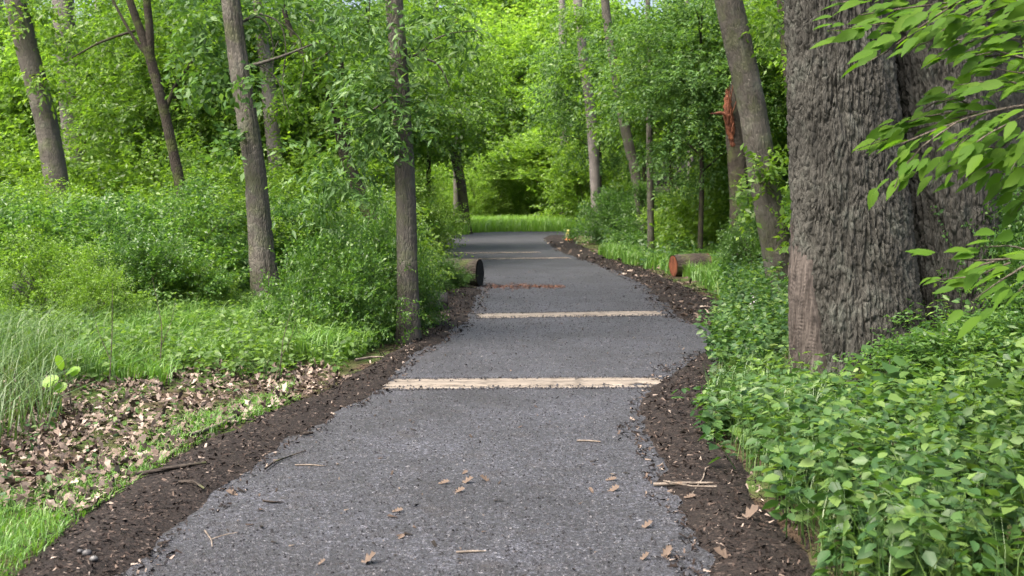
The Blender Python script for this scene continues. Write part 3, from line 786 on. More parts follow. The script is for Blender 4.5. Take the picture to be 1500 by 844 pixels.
SHRUBS = [
    ('B', 'low ragged bush at the left edge just behind the wispy grass', 70, 13.2, (.5, .5, .55)), ('A', 'small dark bush between the grass and the low dark shrub', 205, 13.9, (.55, .5, .62)),
    ('D', 'small broad-leaved bush before the rounded dense shrub', 262, 14.3, (.36, .4, .42)), ('C', 'small bush at the left foot of the stout grey trunk', 335, 16.3, (.4, .4, .6)), ('B', 'little pale bush in the grass left of centre', 130, 12.6, (.32, .32, .4)),
    ('A', 'bushy green shrub at the left edge above the tall wispy grass', 20, 15.6, (1.0, 1.0, .80)), ('B', 'yellow-green shrub beneath the leftmost leaning trunk', 95, 18.5, (1.1, 1.1, .88)),
    ('C', 'low dark green shrub left of the stout grey trunk, behind the grass', 165, 15.8, (1.0, .9, .88)), ('A', 'rounded dense shrub beneath the slim V-forked trunk', 245, 16.0, (.95, .9, .82)),
    ('B', 'leafy shrub touching the left side of the stout grey trunk', 325, 17.2, (.9, .9, .78)), ('A', 'shrub behind the stout grey trunk on its right side', 430, 17.8, (.95, 1.0, .88)),
    ('C', 'spreading low shrub at the foot of the straight slender trunk', 500, 13.0, (.46, .5, .78)), ('A', 'small shrub wrapped round the straight slender trunk base', 552, 14.3, (.46, .5, .85)),
    ('C', 'small shrub between the stout and the slender trunk', 497, 14.5, (.34, .4, .7)), ('B', 'shrub filling the gap behind the slender trunk', 505, 18.8, (1.0, 1.0, .85)),
    ('D', 'tall pale shrub far left behind the leaning mossy trunk', 30, 25, (1.4, 1.4, 1.3)), ('D', 'tall shrub between the pale upright and the V-forked trunks', 180, 24, (1.3, 1.3, 1.25)),
    ('B', 'bright shrub behind the V-forked trunk, at mid distance', 300, 22, (1.3, 1.3, 1.25)), ('D', 'tall light green shrub behind the leaning dark trunk', 470, 25, (1.4, 1.4, 1.25)),
    ('B', 'yellow-green shrub right of the slender trunk beside the path bend', 572, 27, (.75, 1.0, 1.2)), ('D', 'shrub behind the cut log on the left path edge', 560, 22, (.6, .7, .7)),
    ('A', 'low shrub hanging over the cut log left of the path', 646, 20.3, (.30, .28, .34)), ('D', 'leafy shrub at the left far bend below the Y-forked trunk', 545, 47, (1.5, 1.8, 1.6)),
    ('B', 'round bush left of the dark hollow behind the meadow grass', 690, 65, (1.3, 1.6, 1.5)), ('D', 'bush right of the dark hollow at the path bend', 862, 58, (1.7, 1.7, 1.9)),
    ('C', 'round grey-green bush at the right path bend', 902, 40, (.95, .9, 1.1)), ('A', 'shrub under the thin pole trunk right of the path', 965, 34, (.85, .9, .95)),
    ('A', 'loose bush hiding the foot of the broken red snag', 1108, 22.3, (.48, .4, .8)),
    ('B', 'pale shrub behind the grass right of the path', 1040, 31, (1.0, 1.0, 1.0)), ('A', 'shrub in front of the broken red snag', 1150, 27.5, (.7, .8, .8)),
    ('C', 'dim shrub between the leaning grey trunk and the great oak', 1200, 22, (.7, .8, 1.1)), ('D', 'shaded shrub glimpsed behind the twin oak stems', 1330, 17, (1.4, 1.4, 1.6)),
    ('A', 'small-leaved shaded shrub in front of the rear oak trunk', 1475, 10.2, (.62, .55, .9)), ('C', 'dark shrub filling the lower right behind the bank plants', 1470, 8.9, (.6, .6, .42)),
    ('D', 'tall shrub behind the leaning grey trunk', 1120, 29, (1.5, 1.5, 1.6)), ('B', 'tall shrub beyond the twin oak at the right edge', 1540, 15.5, (1.3, 1.3, 1.6)),
    ('D', 'far bush beneath the bright tree over the far left bend', 650, 67, (1.8, 1.8, 1.5)), ('B', 'far pale bush just left of the dark hollow', 718, 67, (1.0, 1.5, 1.8)),
    ('D', 'far bush arching over the dark hollow', 792, 66, (1.7, 2.6, 1.2), 2.5), ('D', 'far bush on the right side of the dark hollow', 880, 66, (1.7, 1.8, 2.2)),  # arching bush is lifted off the ground, added as a roof to darken the hollow
    ('D', 'tall bush far behind the leaning mossy trunk', 60, 34, (2.0, 1.8, 1.9)), ('B', 'tall bush far behind the V-forked trunk', 215, 33, (2.0, 1.8, 1.9)), ('D', 'tall bush far behind the stout bent trunk', 360, 34, (2.0, 1.8, 1.9)),
    ('B', 'yellow-green bush standing above its neighbours left of the V-forked trunk', 150, 17.6, (.8, .8, .82)), ('D', 'upright bush behind the rounded dense shrub', 310, 19.5, (.7, .7, .8)), ('B', 'upright yellow-green bush at the far left edge', -10, 17.5, (.9, .9, .92)),
    ('D', 'far bush behind the slender trunk and the bend', 515, 36, (1.4, 1.5, 1.5)), ('B', 'shadowy bush deep inside the dark hollow', 790, 77, (2.0, 1.6, 1.6)),
]
for s in SHRUBS: shrub(*s)

# ------------------------------------------------------------------ understorey trees
tp = {}
def make_under(kind, label, seed, shape, zc, n, leaf, mat, loc, sc, rz, T=T2, droop=.3, thr=-.05):
    rng = np.random.default_rng(seed)
    K = n // 20
    C = clump_points(K, shape, rng, seed, .8, thr, .5)
    P = np.repeat(C, 20, 0) + rng.normal(size=(K * 20, 3)) * np.array([.34, .34, .11]) * rng.uniform(.7, 1.5, (K, 1)).repeat(20, 0) + np.array([0, 0, zc])
    D = nrm((P - np.array([0, 0, zc])) / np.array(shape)) * np.array([1, 1, .5]) + .45 * rng.normal(size=P.shape)
    v, f = twigs(P, D, 11, .55, leaf, rng, T, droop, .8)
    root = thing('understorey_tree', label, 'tree', loc, 'understorey trees of the wood', rz, sc)
    tube_obj('trunk', np.array([[0, 0, -.2, .075], [.06, .05, zc * .5, .06], [-.05, .1, zc, .04], [0, 0, zc + shape[2] * .8, .012]]), M['bark_dark'], root, nseg=8, nrow=16, seed=seed)
    for k in range(8):
        a = k * 2.4; z0 = zc + shape[2] * (-.75 + .17 * k); e = np.array([math.cos(a) * shape[0] * .75, math.sin(a) * shape[1] * .75, z0 + .5])
        tube_obj('limb', np.array([[0, .05, z0 - .2, .028], [*(e * np.array([.5, .5, 1]) - [0, 0, .15]), .018], [*e, .006]]), M['bark_dark'], root, nseg=5, nrow=8, seed=k)
    obj('crown', mesh_data('crown', v, f, mat), root)
    return root
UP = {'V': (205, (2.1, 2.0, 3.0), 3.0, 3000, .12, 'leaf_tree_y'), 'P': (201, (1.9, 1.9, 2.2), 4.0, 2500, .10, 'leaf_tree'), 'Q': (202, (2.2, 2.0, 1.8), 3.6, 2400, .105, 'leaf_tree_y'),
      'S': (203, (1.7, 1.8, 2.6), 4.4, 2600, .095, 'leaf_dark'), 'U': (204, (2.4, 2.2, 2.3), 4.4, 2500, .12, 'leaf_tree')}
def under(kind, label, x, d, sc=1.0):
    loc = base(x, d); rz = hsh(np.array([x]), np.array([int(d * 7)]))[0] * 6.28
    if kind not in tp:
        s, shp, zc, n, leaf, mt = UP[kind]
        tp[kind] = make_under(kind, label, s, shp, zc, n, leaf, M[mt], loc, sc, rz)
        return
    dup(tp[kind], label, loc, rz, sc, 'understorey trees of the wood')
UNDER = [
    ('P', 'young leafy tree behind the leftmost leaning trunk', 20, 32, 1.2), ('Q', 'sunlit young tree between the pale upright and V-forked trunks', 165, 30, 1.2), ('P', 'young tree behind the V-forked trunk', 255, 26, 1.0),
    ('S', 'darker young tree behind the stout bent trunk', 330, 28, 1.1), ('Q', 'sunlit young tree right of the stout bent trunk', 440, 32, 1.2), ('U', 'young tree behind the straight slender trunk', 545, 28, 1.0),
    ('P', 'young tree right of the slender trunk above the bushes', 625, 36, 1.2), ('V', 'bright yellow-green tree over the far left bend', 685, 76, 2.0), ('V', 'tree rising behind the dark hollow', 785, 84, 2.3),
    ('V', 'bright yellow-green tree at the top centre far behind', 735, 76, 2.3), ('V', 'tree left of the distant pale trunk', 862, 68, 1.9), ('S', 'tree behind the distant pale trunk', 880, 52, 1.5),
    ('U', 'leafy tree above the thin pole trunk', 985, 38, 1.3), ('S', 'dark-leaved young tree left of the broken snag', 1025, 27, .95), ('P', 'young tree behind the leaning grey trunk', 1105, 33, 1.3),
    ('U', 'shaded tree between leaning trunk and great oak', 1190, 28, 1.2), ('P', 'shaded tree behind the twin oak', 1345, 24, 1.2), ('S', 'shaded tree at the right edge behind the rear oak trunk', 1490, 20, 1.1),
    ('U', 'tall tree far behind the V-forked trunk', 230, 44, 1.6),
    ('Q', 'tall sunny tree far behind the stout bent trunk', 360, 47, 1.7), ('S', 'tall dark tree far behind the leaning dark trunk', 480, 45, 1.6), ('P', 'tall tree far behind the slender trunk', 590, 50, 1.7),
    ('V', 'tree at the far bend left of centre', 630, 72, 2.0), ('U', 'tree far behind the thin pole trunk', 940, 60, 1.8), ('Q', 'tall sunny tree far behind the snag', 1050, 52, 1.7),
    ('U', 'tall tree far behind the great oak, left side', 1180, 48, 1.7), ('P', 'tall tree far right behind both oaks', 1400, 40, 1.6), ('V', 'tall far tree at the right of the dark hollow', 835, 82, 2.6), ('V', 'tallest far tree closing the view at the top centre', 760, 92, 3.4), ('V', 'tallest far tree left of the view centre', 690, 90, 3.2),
]
for u in UNDER: under(*u)

# far wood: leaves and trunks too far away to tell one tree from the next
rng = np.random.default_rng(77)
n = 19000
X = rng.uniform(-62, 62, n); Y = 84 + rng.uniform(0, 26, n); Z = rng.uniform(0, 1, n) ** .9 * 26 + 1.2
dens = fbm(X * .16, Y * .12, Z * .2, 71, 3)
ok = dens > -.12 + .5 * sstep(-14, -22, X) * sstep(5, 10, Z) + .3 * sstep(17, 26, Z)
P = np.stack([X, Y, Z], 1)[ok]
D = rdir(len(P), rng); D[:, 2] -= .2
v, f = twigs(P, D, 9, 1.7, .34, rng, T2, .3)
tag(obj('far_wood', mesh_data('far_wood', v, f, M['leaf_tree'])), 'mass of sunlit green foliage closing the view far behind', 'foliage', kind='stuff')

# ------------------------------------------------------------------ grasses
def grass(name, label, P, hgt, mat, seed, lean=.35, w=.006, nseg=2):
    rng = np.random.default_rng(seed)
    n = len(P); a = rng.uniform(0, 2 * np.pi, n)
    hh = hgt * rng.uniform(.5, 1.25, n)
    ld = np.stack([np.cos(a), np.sin(a), np.zeros(n)], 1) * (lean * rng.uniform(.2, 1.4, n))[:, None]
    sdv = np.stack([-np.sin(a + rng.normal(size=n) * .6), np.cos(a), np.zeros(n)], 1) * (w * rng.uniform(.6, 1.4, n))[:, None]
    up = np.array([0, 0, 1.0])
    p0 = P; p1 = P + (up + ld * .35) * hh[:, None] * .55; p2 = P + (up * .9 + ld * 1.2) * hh[:, None]
    V = np.stack([p0 - sdv, p0 + sdv, p1 + sdv * .8, p1 - sdv * .8, p2], 1).reshape(-1, 3)
    f = np.array([[0, 1, 2], [0, 2, 3], [3, 2, 4]])[None] + (np.arange(n) * 5)[:, None, None]
    return tag(obj(name, mesh_data(name, V, f.reshape(-1, 3), mat)), label, 'grass', kind='stuff')

def scatter(n, x0, x1, y0, y1, rng, keep):
    X = rng.uniform(x0, x1, n); Y = rng.uniform(y0, y1, n)
    ok = keep(X, Y)
    X, Y = X[ok], Y[ok]
    return np.stack([X, Y, ground_h(X, Y)], 1)
rng = np.random.default_rng(88)
clp = lambda X, Y, s=.9, sd=5: fbm(X * s, Y * s, seed=sd, octv=3)
LO = lambda Y: edge(Y, 1)
RO = lambda Y: edge(Y, 4)
P = scatter(95000, -9.5, 0, 9.8, 17, rng, lambda X, Y: (X < LO(Y) - .25 - .8 * sstep(12, 10, Y)) & (clp(X, Y) > -.35 + .5 * sstep(11.2, 10.0, Y)))
grass('lush_grass', 'lush bright grass between the left bushes and the dead leaves', P, .27 * (1 + .8 * clp(P[:, 0], P[:, 1], 1.6, 91)), M['grass'], 1, .8, .005)
P = scatter(4200, -5.2, -2.9, 6.8, 11.5, rng, lambda X, Y: (X < -3.12 - .22 * (Y - 7.0) + .25 * vnoise(Y * 2, Y * 0, seed=4)))
grass('wispy_grass', 'tall wispy grey-green grass at the left edge', P, .52, M['grass_wisp'], 2, 1.1, .004)
def tuft_mask(X, Y):
    return (X < LO(Y) + .05) & (((np.abs(X - LO(Y) + .1) < .3) & (clp(X, Y, 1.3, 15) > .02)) | (Y < 6.3 + .5 * clp(X, Y, 1.2, 18)) | (clp(X, Y, 1.1, 16) > .42))
P = scatter(60000, -4, -.5, 4.2, 10.5, rng, tuft_mask)
grass('short_grass', 'short grass tufts along the left mulch edge', P, .075 * (1 + .7 * clp(P[:, 0], P[:, 1], 2.5, 19)), M['grass'], 3, .9, .003)
P = scatter(60000, 1, 11, 16.5, 34, rng, lambda X, Y: (X > RO(Y) - .3 * vnoise(Y * 1.3, Y * 0, seed=6)) & (clp(X, Y, .7, 25) > -.4) & ~((X > 2.95) & (X < 3.5) & (Y > 20.5) & (Y < 24.2)))
grass('bank_grass', 'bright grass on the right bank round the cut log', P, .34, M['grass'], 4, .5, .011)
P = scatter(36000, -7, 12, 46, 64, rng, lambda X, Y: (Y > np.where(X > -1.8, 52.4 + (X * .22), 48.5)) | (X < LO(Y) - .3))
grass('meadow_grass', 'bright meadow grass beyond the end of the path', P, .62, M['grass_far'], 5, .4, .022)
P = scatter(5000, 1.3, 4.2, 4.4, 10, rng, lambda X, Y: (X > RO(Y) - .02) & (X < RO(Y) + .9))
grass('bank_stems', 'thin pale grass stems along the right bank edge', P, .36, M['grass_wisp'], 6, .5, .0032)

# ------------------------------------------------------------------ herbs
def herbs(name, label, P, hgt, leaf, mat, seed, T=T4, nodes=7, per=3, stem=True):
    rng = np.random.default_rng(seed)
    n = len(P)
    lean = np.stack([rng.normal(size=n) * .22 - .08, rng.normal(size=n) * .22 - .05, np.ones(n)], 1)
    hh = hgt * rng.uniform(.45, 1.35, n) * (1 + .55 * fbm(P[:, 0] * 1.6, P[:, 1] * 1.6, seed=seed + 2, octv=2))
    t = np.linspace(.25, 1, nodes)
    parts = []
    pos = P[:, None] + lean[:, None] * (t[None] * hh[:, None])[..., None]
    a0 = rng.uniform(0, 6.28, n)
    for k in range(per):
        a = a0[:, None] + np.arange(nodes)[None] * 2.4 + k * 6.28 / per + rng.normal(size=(n, nodes)) * .3
        d = np.stack([np.cos(a), np.sin(a), rng.uniform(-.75, .45, (n, nodes))], -1)
        sz = leaf * (.55 + .6 * np.sin(np.pi * (.25 + .6 * t)))[None] * rng.uniform(.7, 1.3, (n, nodes))
        pp = pos + d * (sz * .35)[..., None]
        nv = np.array([0, 0, 1.0]) + rng.normal(size=pp.shape) * .42
        parts.append(leaves(pp.reshape(-1, 3), d.reshape(-1, 3), nv.reshape(-1, 3), sz.ravel(), T))
    if stem:
        s = np.array([.0035, 0, 0]); e = P + lean * hh[:, None]
        V = np.stack([P - s, P + s, e], 1).reshape(-1, 3)
        parts.append((V, np.arange(n * 3).reshape(-1, 3)))
    v, f = join(parts)
    return tag(obj(name, mesh_data(name, v, f, mat)), label, 'plants', kind='stuff')
oakmask = lambda X, Y: (np.hypot(X - 2.95, Y - 9.9) > .58) & (np.hypot(X - 4.0, Y - 10.25) > .5)
P = scatter(4000, 1.3, 6.5, 4.4, 16.0, rng, lambda X, Y: (X > RO(Y) - .02 + .12 * vnoise(Y * 2.2, Y * 0, seed=8)) & oakmask(X, Y) & (X < RO(Y) + 3.2 - .1 * Y) & (clp(X, Y, 2.6, 67) > -.22))
P[:, 2] -= .02
herbs('bank_herbs', 'crowd of leafy green plants covering the right bank', P, .48 - .30 * sstep(7.2, 9.0, P[:, 1]) * sstep(11.0, 10.0, P[:, 1]) * sstep(3.45, 2.95, P[:, 0]), .072, M['leaf_herb'], 11, T4, 7, 3)
P2 = scatter(1100, 1.3, 6.5, 4.4, 15.0, rng, lambda X, Y: (X > RO(Y) + .05) & oakmask(X, Y) & (clp(X, Y, .9, 47) > -.05))
herbs('bank_saplings', 'paler narrow-leaved plants poking above the right bank plants', P2, .60 - .34 * sstep(7.0, 9.0, P2[:, 1]) * sstep(3.45, 2.95, P2[:, 0]), .075, M['leaf_herb_b'], 21, TN, 9, 2)
P3 = scatter(150, 1.3, 5.5, 4.6, 11.0, rng, lambda X, Y: (X > RO(Y) + .15) & oakmask(X, Y) & (X < RO(Y) + 2.4))
herbs('bank_broadleaf', 'scattered broad pale leaves standing among the right bank plants', P3, .50 - .26 * sstep(7.2, 9.0, P3[:, 1]) * sstep(3.45, 2.95, P3[:, 0]), .115, M['leaf_herb_b'], 27, T4W, 4, 2)
P = scatter(1500, 2.0, 9, 14.6, 22, rng, lambda X, Y: (X > RO(Y) + .15) & (X < RO(Y) + 3) & (Y < 20.5) & ((X > Y * .185) | (Y < 15.5)) & (clp(X, Y, .8, 35) > -.1))
herbs('bank_weeds', 'leafy weeds beyond the side path on the right', P, .42, .085, M['leaf_herb'], 12, T4, 5, 3)
P = scatter(2600, -8, -1.3, 9.6, 15.5, rng, lambda X, Y: (X < LO(Y) - .2) & (clp(X, Y, 1.1, 45) > -.08))
herbs('left_weeds', 'low leafy weeds among the left hand grass', P, .28, .065, M['leaf_herb_b'], 13, T4, 4, 3)
P = scatter(170, -3.6, -.8, 6.0, 10.5, rng, lambda X, Y: (X < LO(Y) - .15))
herbs('leaf_litter_seedlings', 'small seedlings sprouting through the dead leaves on the left', P, .10, .055, M['leaf_herb'], 14, T4, 2, 3)
P = scatter(900, 3, 11, 24, 42, rng, lambda X, Y: (X > RO(Y) + .1) & (X < RO(Y) + 3.5) & ~((X > 3.0) & (X < 4.6) & (Y < 24.6)))
herbs('roadside_weeds', 'low weeds at the foot of the right hand bushes', P, .5, .13, M['leaf_herb'], 15, T2, 5, 3)

# ------------------------------------------------------------------ ground litter
def loose(n, x0, x1, y0, y1, rng, keep, zf):
    X = rng.uniform(x0, x1, n); Y = y0 + (y1 - y0) * rng.uniform(0, 1, n) ** 1.6
    ok = keep(X, Y); X, Y = X[ok], Y[ok]
    return np.stack([X, Y, zf(X, Y)], 1)
TCH = (np.array([[-.5, -.16, 0], [.5, -.12, .1], [.45, .14, .02], [-.5, .12, .12]]), np.array([[0, 1, 2], [0, 2, 3]]))
TST = (np.array([[-.5, -.35, 0], [.5, -.3, 0], [0, .5, 0], [.03, .0, .62]]), np.array([[0, 1, 3], [1, 2, 3], [2, 0, 3]]))
mz = lambda X, Y: .040 + .018 * fbm(X * 7, Y * 7, seed=31)
def inmulch(X, Y):
    l = (X > LO(Y) - .06) & (X < edge(Y, 2) + .05 + .10 * vnoise(X * 5, Y * 5, seed=33)); r = (X < RO(Y) + .10) & (X > edge(Y, 3) - .05 - .12 * vnoise(X * 5, Y * 5, seed=34)) & ~((Y > 12.2) & (Y < 14.4))
    return l | r
def mulch_z(X, Y):
    tl_ = np.clip((X - LO(Y)) / np.maximum(edge(Y, 2) - LO(Y), .05), 0, 1); tr_ = np.clip((X - edge(Y, 3)) / np.maximum(RO(Y) - edge(Y, 3), .05), 0, 1)
    prof = np.maximum(np.sin(np.pi * tl_), np.sin(np.pi * tr_)) ** .7
    return np.maximum(-.03 + .075 * prof + .018 * fbm(X * 7, Y * 7, seed=31) * prof, .013) + .004
P = loose(120000, -4, 5, 4.4, 30, rng, inmulch, mulch_z)
n = len(P); D = rdir(n, rng); D[:, 2] *= .35
v, f = leaves(P, D, np.array([0, 0, 1.0]) + rng.normal(size=(n, 3)) * .45, (.012 + .034 * rng.uniform(0, 1, n) ** 2) * np.minimum(.65 + .07 * P[:, 1], 1.35), TCH)
tag(obj('mulch_chips', mesh_data('mulch_chips', v, f, M['chip'])), 'dark bark chips spread along both path edges', 'mulch', kind='stuff')
P = loose(95000, -2.6, 2.6, 4.6, 30, rng, lambda X, Y: (hsh(X * 1e5, Y * 1e5) > sstep(10, 28, Y)) & (X > edge(Y, 2) - .02) & (X < edge(Y, 3) + .05), lambda X, Y: pz(X, Y) - .001)
n = len(P); D = rdir(n, rng); D[:, 2] *= .2
v, f = leaves(P, D, np.array([0, 0, 1.0]) + rng.normal(size=(n, 3)) * .25, rng.uniform(0, 1, n) ** 3 * .014 * np.clip(P[:, 1] * .1, 1, 1.5) + .0055, TST)
tag(obj('path_grit', mesh_data('path_grit', v, f, M['stone'])), 'loose grey grit on the path surface', 'gravel', kind='stuff')
P = loose(20000, -4.4, -.6, 5.2, 12.2, rng, lambda X, Y: (X < LO(Y) + .04) & (clp(X, Y, 1.3, 55) + .75 * sstep(11.8, 9.5, Y) > .12 + 1.2 * sstep(6.5, 5.7, Y)), lambda X, Y: ground_h(X, Y) + .012)
P[:, 2] += rng.uniform(0, .035, len(P)); n = len(P); D = rdir(n, rng); D[:, 2] *= .35
v, f = leaves(P, D, np.array([0, 0, 1.0]) + rng.normal(size=(n, 3)) * .5, rng.uniform(.025, .08, n), TLIT, rng.uniform(-.6, .9, n))
tag(obj('dead_leaf_litter', mesh_data('dead_leaf_litter', v, f, M['litter'])), 'drift of dry brown oak leaves left of the path', 'leaf litter', kind='stuff')
P = loose(900, 1, 6, 15, 40, rng, lambda X, Y: (X > edge(Y, 3)) & (X < RO(Y) + .3), lambda X, Y: np.zeros_like(X) + .06)
n = len(P); D = rdir(n, rng); D[:, 2] *= .3
v, f = leaves(P, D, np.array([0, 0, 1.0]) + rng.normal(size=(n, 3)) * .4, rng.uniform(.07, .14, n), TOAK, rng.uniform(-.4, .5, n))
tag(obj('verge_leaf_litter', mesh_data('verge_leaf_litter', v, f, M['litter'])), 'scattered dead leaves on the right hand mulch beyond the planks', 'leaf litter', kind='stuff')
P = loose(1500, -2.6, 2.6, 4.6, 26, rng, lambda X, Y: (X > edge(Y, 2) - .1) & (X < edge(Y, 3) + .1), lambda X, Y: pz(X, Y) + .004)
n = len(P); D = rdir(n, rng); D[:, 2] *= .12
v, f = leaves(P, D, np.array([0, 0, 1.0]) + rng.normal(size=(n, 3)) * .3, rng.uniform(0, 1, n) ** 3 * .05 + .012, TCH)
tag(obj('path_debris', mesh_data('path_debris', v, f, M['debris'])), 'small bits of bark, twig and leaf strewn over the path', 'debris', kind='stuff')
# red sawdust streak across the path
c0, c1 = on_ground(712, 421), on_ground(822, 419)
n = 1300; t = rng.uniform(0, 1, n)
P = np.stack([c0[0] + (c1[0] - c0[0]) * t + rng.normal(size=n) * .05, c0[1] + rng.normal(size=n) * (.12 + .3 * np.abs(vnoise(t * 6, t * 0, seed=3))), np.full(n, .02)], 1); P[:, 2] = pz(P[:, 0], P[:, 1]) + .006
D = rdir(n, rng); D[:, 2] *= .3
v, f = leaves(P, D, np.array([0, 0, 1.0]) + rng.normal(size=(n, 3)) * .3, rng.uniform(.015, .05, n), TCH)
tag(obj('red_sawdust', mesh_data('red_sawdust', v, f, M['dust_red'])), 'streak of reddish sawdust across the path beside the cut log', 'sawdust', kind='stuff')

# ------------------------------------------------------------------ timber planks across the path
def plank_mesh(L, W, H, seed, broken=0):
    """long board, its ends ragged, its edges worn; broken > 0 splinters the right end"""
    rng = np.random.default_rng(seed)
    nx, xs_ = 60, np.linspace(-L / 2, L / 2, 60)
    e0 = .006 * fbm(xs_ * 3, xs_ * 0, seed=seed); e1 = .006 * fbm(xs_ * 3, xs_ * 0 + 5, seed=seed)
    if broken:
        k = sstep(L / 2 - broken, L / 2 - broken * .3, xs_)
        e0 = e0 + k * np.abs(fbm(xs_ * 9, xs_ * 0 + 2, seed=seed, octv=2)) * W * .75
    b = .008
    prof = lambda a, c: np.array([[-W / 2 + a, 0], [-W / 2 + a, H - b], [-W / 2 + a + b, H], [W / 2 - c - b, H], [W / 2 - c, H - b], [W / 2 - c, 0]])
    V = []
    for i, x in enumerate(xs_):
        p = prof(e0[i], e1[i]); z = .004 * fbm(np.array([x * 2]), np.array([0.0]), seed=seed + 9)[0]
        V += [[x + (.02 * rng.normal() if i in (0, nx - 1) else 0), q[0], q[1] + (z if q[1] > 0 else 0)] for q in p]
    f = [[i * 6 + j, i * 6 + j + 1, i * 6 + 7 + j, i * 6 + 6 + j] for i in range(nx - 1) for j in range(5)]
    f += [[0, 1, 2, 5], [2, 3, 4, 5]] + [[(nx - 1) * 6 + q for q in (5, 4, 3, 0)], [(nx - 1) * 6 + q for q in (3, 2, 1, 0)]]
    return mesh_data('plank', np.array(V), np.array(f), M['plank'])

def crossing(label, xl, yl, xr, yr, depths, seed, broken=0):
    a, b = on_ground(xl, yl), on_ground(xr, yr)
    c = (a + b) / 2; L = np.hypot(*(b - a)[:2])
    root = thing('plank_crossing', label, 'planks', [c[0], c[1], -.042], 'timber planks set across the path', math.atan2(b[1] - a[1], b[0] - a[0]))
    y = 0
    for k, w in enumerate(depths):
        o = obj('plank', plank_mesh(L - .03 * k, w, .062 + .004 * (k % 2), seed + k, broken if k else 0), root, (.02 * k, y + w / 2, 0)); y += w + .006
    ax = (b - a) / L; pr = np.array([-ax[1], ax[0], 0]); gr = np.random.default_rng(seed + 90)
    for row in (-.02, y + .015):                       # grit drifted against and over both long edges
        m_ = int(L * 330); t = gr.uniform(-.5, .5, m_) * L; w = row + np.where(row < 0, 1, -1) * (gr.exponential(.028, m_) - .03) * (1 + 1.2 * np.abs(vnoise(t * 3, t * 0 + row, seed=seed)))
        Q = c + ax * t[:, None] + pr * w[:, None]; on = (w > .004) & (w < y - .01)
        Q[:, 2] = np.where(on, -.042 + .066, .014)
        GRIT.append(Q)
    return root
GRIT = []
crossing('nearest pale plank crossing, its right end splintered', 562, 572, 976, 569.5, (.09, .25, .15), 5, .9)
crossing('second plank crossing, beyond the side path', 698, 468, 976, 463.5, (.12, .32, .12), 15, .4)
crossing('third plank crossing, just before the far bend', 628, 382, 835, 379.5, (.16, .28), 25)
crossing('farthest and thinnest plank crossing at the bend', 640, 373, 792, 371, (.16, .28), 35)

Q = np.concatenate(GRIT); n = len(Q); gr = np.random.default_rng(64); D = rdir(n, gr); D[:, 2] *= .2
v, f = leaves(Q, D, np.array([0, 0, 1.0]) + gr.normal(size=(n, 3)) * .25, gr.uniform(0, 1, n) ** 2 * .022 + .008, TST)
tag(obj('plank_grit', mesh_data('plank_grit', v, f, M['stone'])), 'grey grit drifted against the edges of the planks', 'gravel', kind='stuff')

# ------------------------------------------------------------------ logs
def log(name, label, a, b, r, mat, endmat, seed, hollow=False, group='cut logs beside the path'):
    a, b = np.array(a, float), np.array(b, float)
    root = thing(name, label, 'log', [a[0], a[1], 0], group)
    org = np.array([a[0], a[1], 0])
    tube_obj('bark', np.array([[*a, r], [*((a + b) / 2), r * 1.02], [*b, r * .96]]), mat, root, org, nseg=44, nrow=60, bark=(.09, .2, .018), seed=seed, lump=.08)
    t = nrm(b - a); u = nrm(np.cross(t, [0, 0, 1.0])); w = np.cross(u, t)
    for p, s in ((a, -1), (b, 1)):
        th = np.linspace(0, 2 * np.pi, 25)[:-1]
        rings = [p + t * s * .004 + 0 * u]
        for q in (.35, .7, .93):
            rings += [p + t * s * (.006 + .006 * math.sin(k * 2.1 + q * 9)) + r * q * (math.cos(x) * u + math.sin(x) * w) for k, x in enumerate(th)]
        fs = [[0, 1 + k, 1 + (k + 1) % 24] for k in range(24)]
        for ri in range(2):
            for k in range(24):
                i0, i1 = 1 + ri * 24 + k, 1 + ri * 24 + (k + 1) % 24
                fs += [[i0, i0 + 24, i1 + 24], [i0, i1 + 24, i1]]
        obj('cut_face', mesh_data('cut_face', np.array(rings) - org, np.array(fs), endmat), root)
    return root
p = on_ground(706, 421)
log('cut_log', 'dark mossy cut log at the left path edge', [p[0] - .04, p[1] + .1, .25], [p[0] - 1.5, p[1] + .5, .22], .26, M['bark_log'], M['black'], 71)
p = on_ground(655, 457)
log('cut_log', 'short black log half hidden behind the slender trunk', [p[0], p[1] + .1, .12], [p[0] - .75, p[1] + .05, .12], .15, M['black'], M['black'], 72)
p = on_ground(982, 404)
log('cut_log', 'log with a fresh orange cut face on the right bank', [p[0] + .06, p[1], .20], [p[0] + .80, p[1] + .22, .24], .23, M['bark_log'], M['cut_red'], 73)

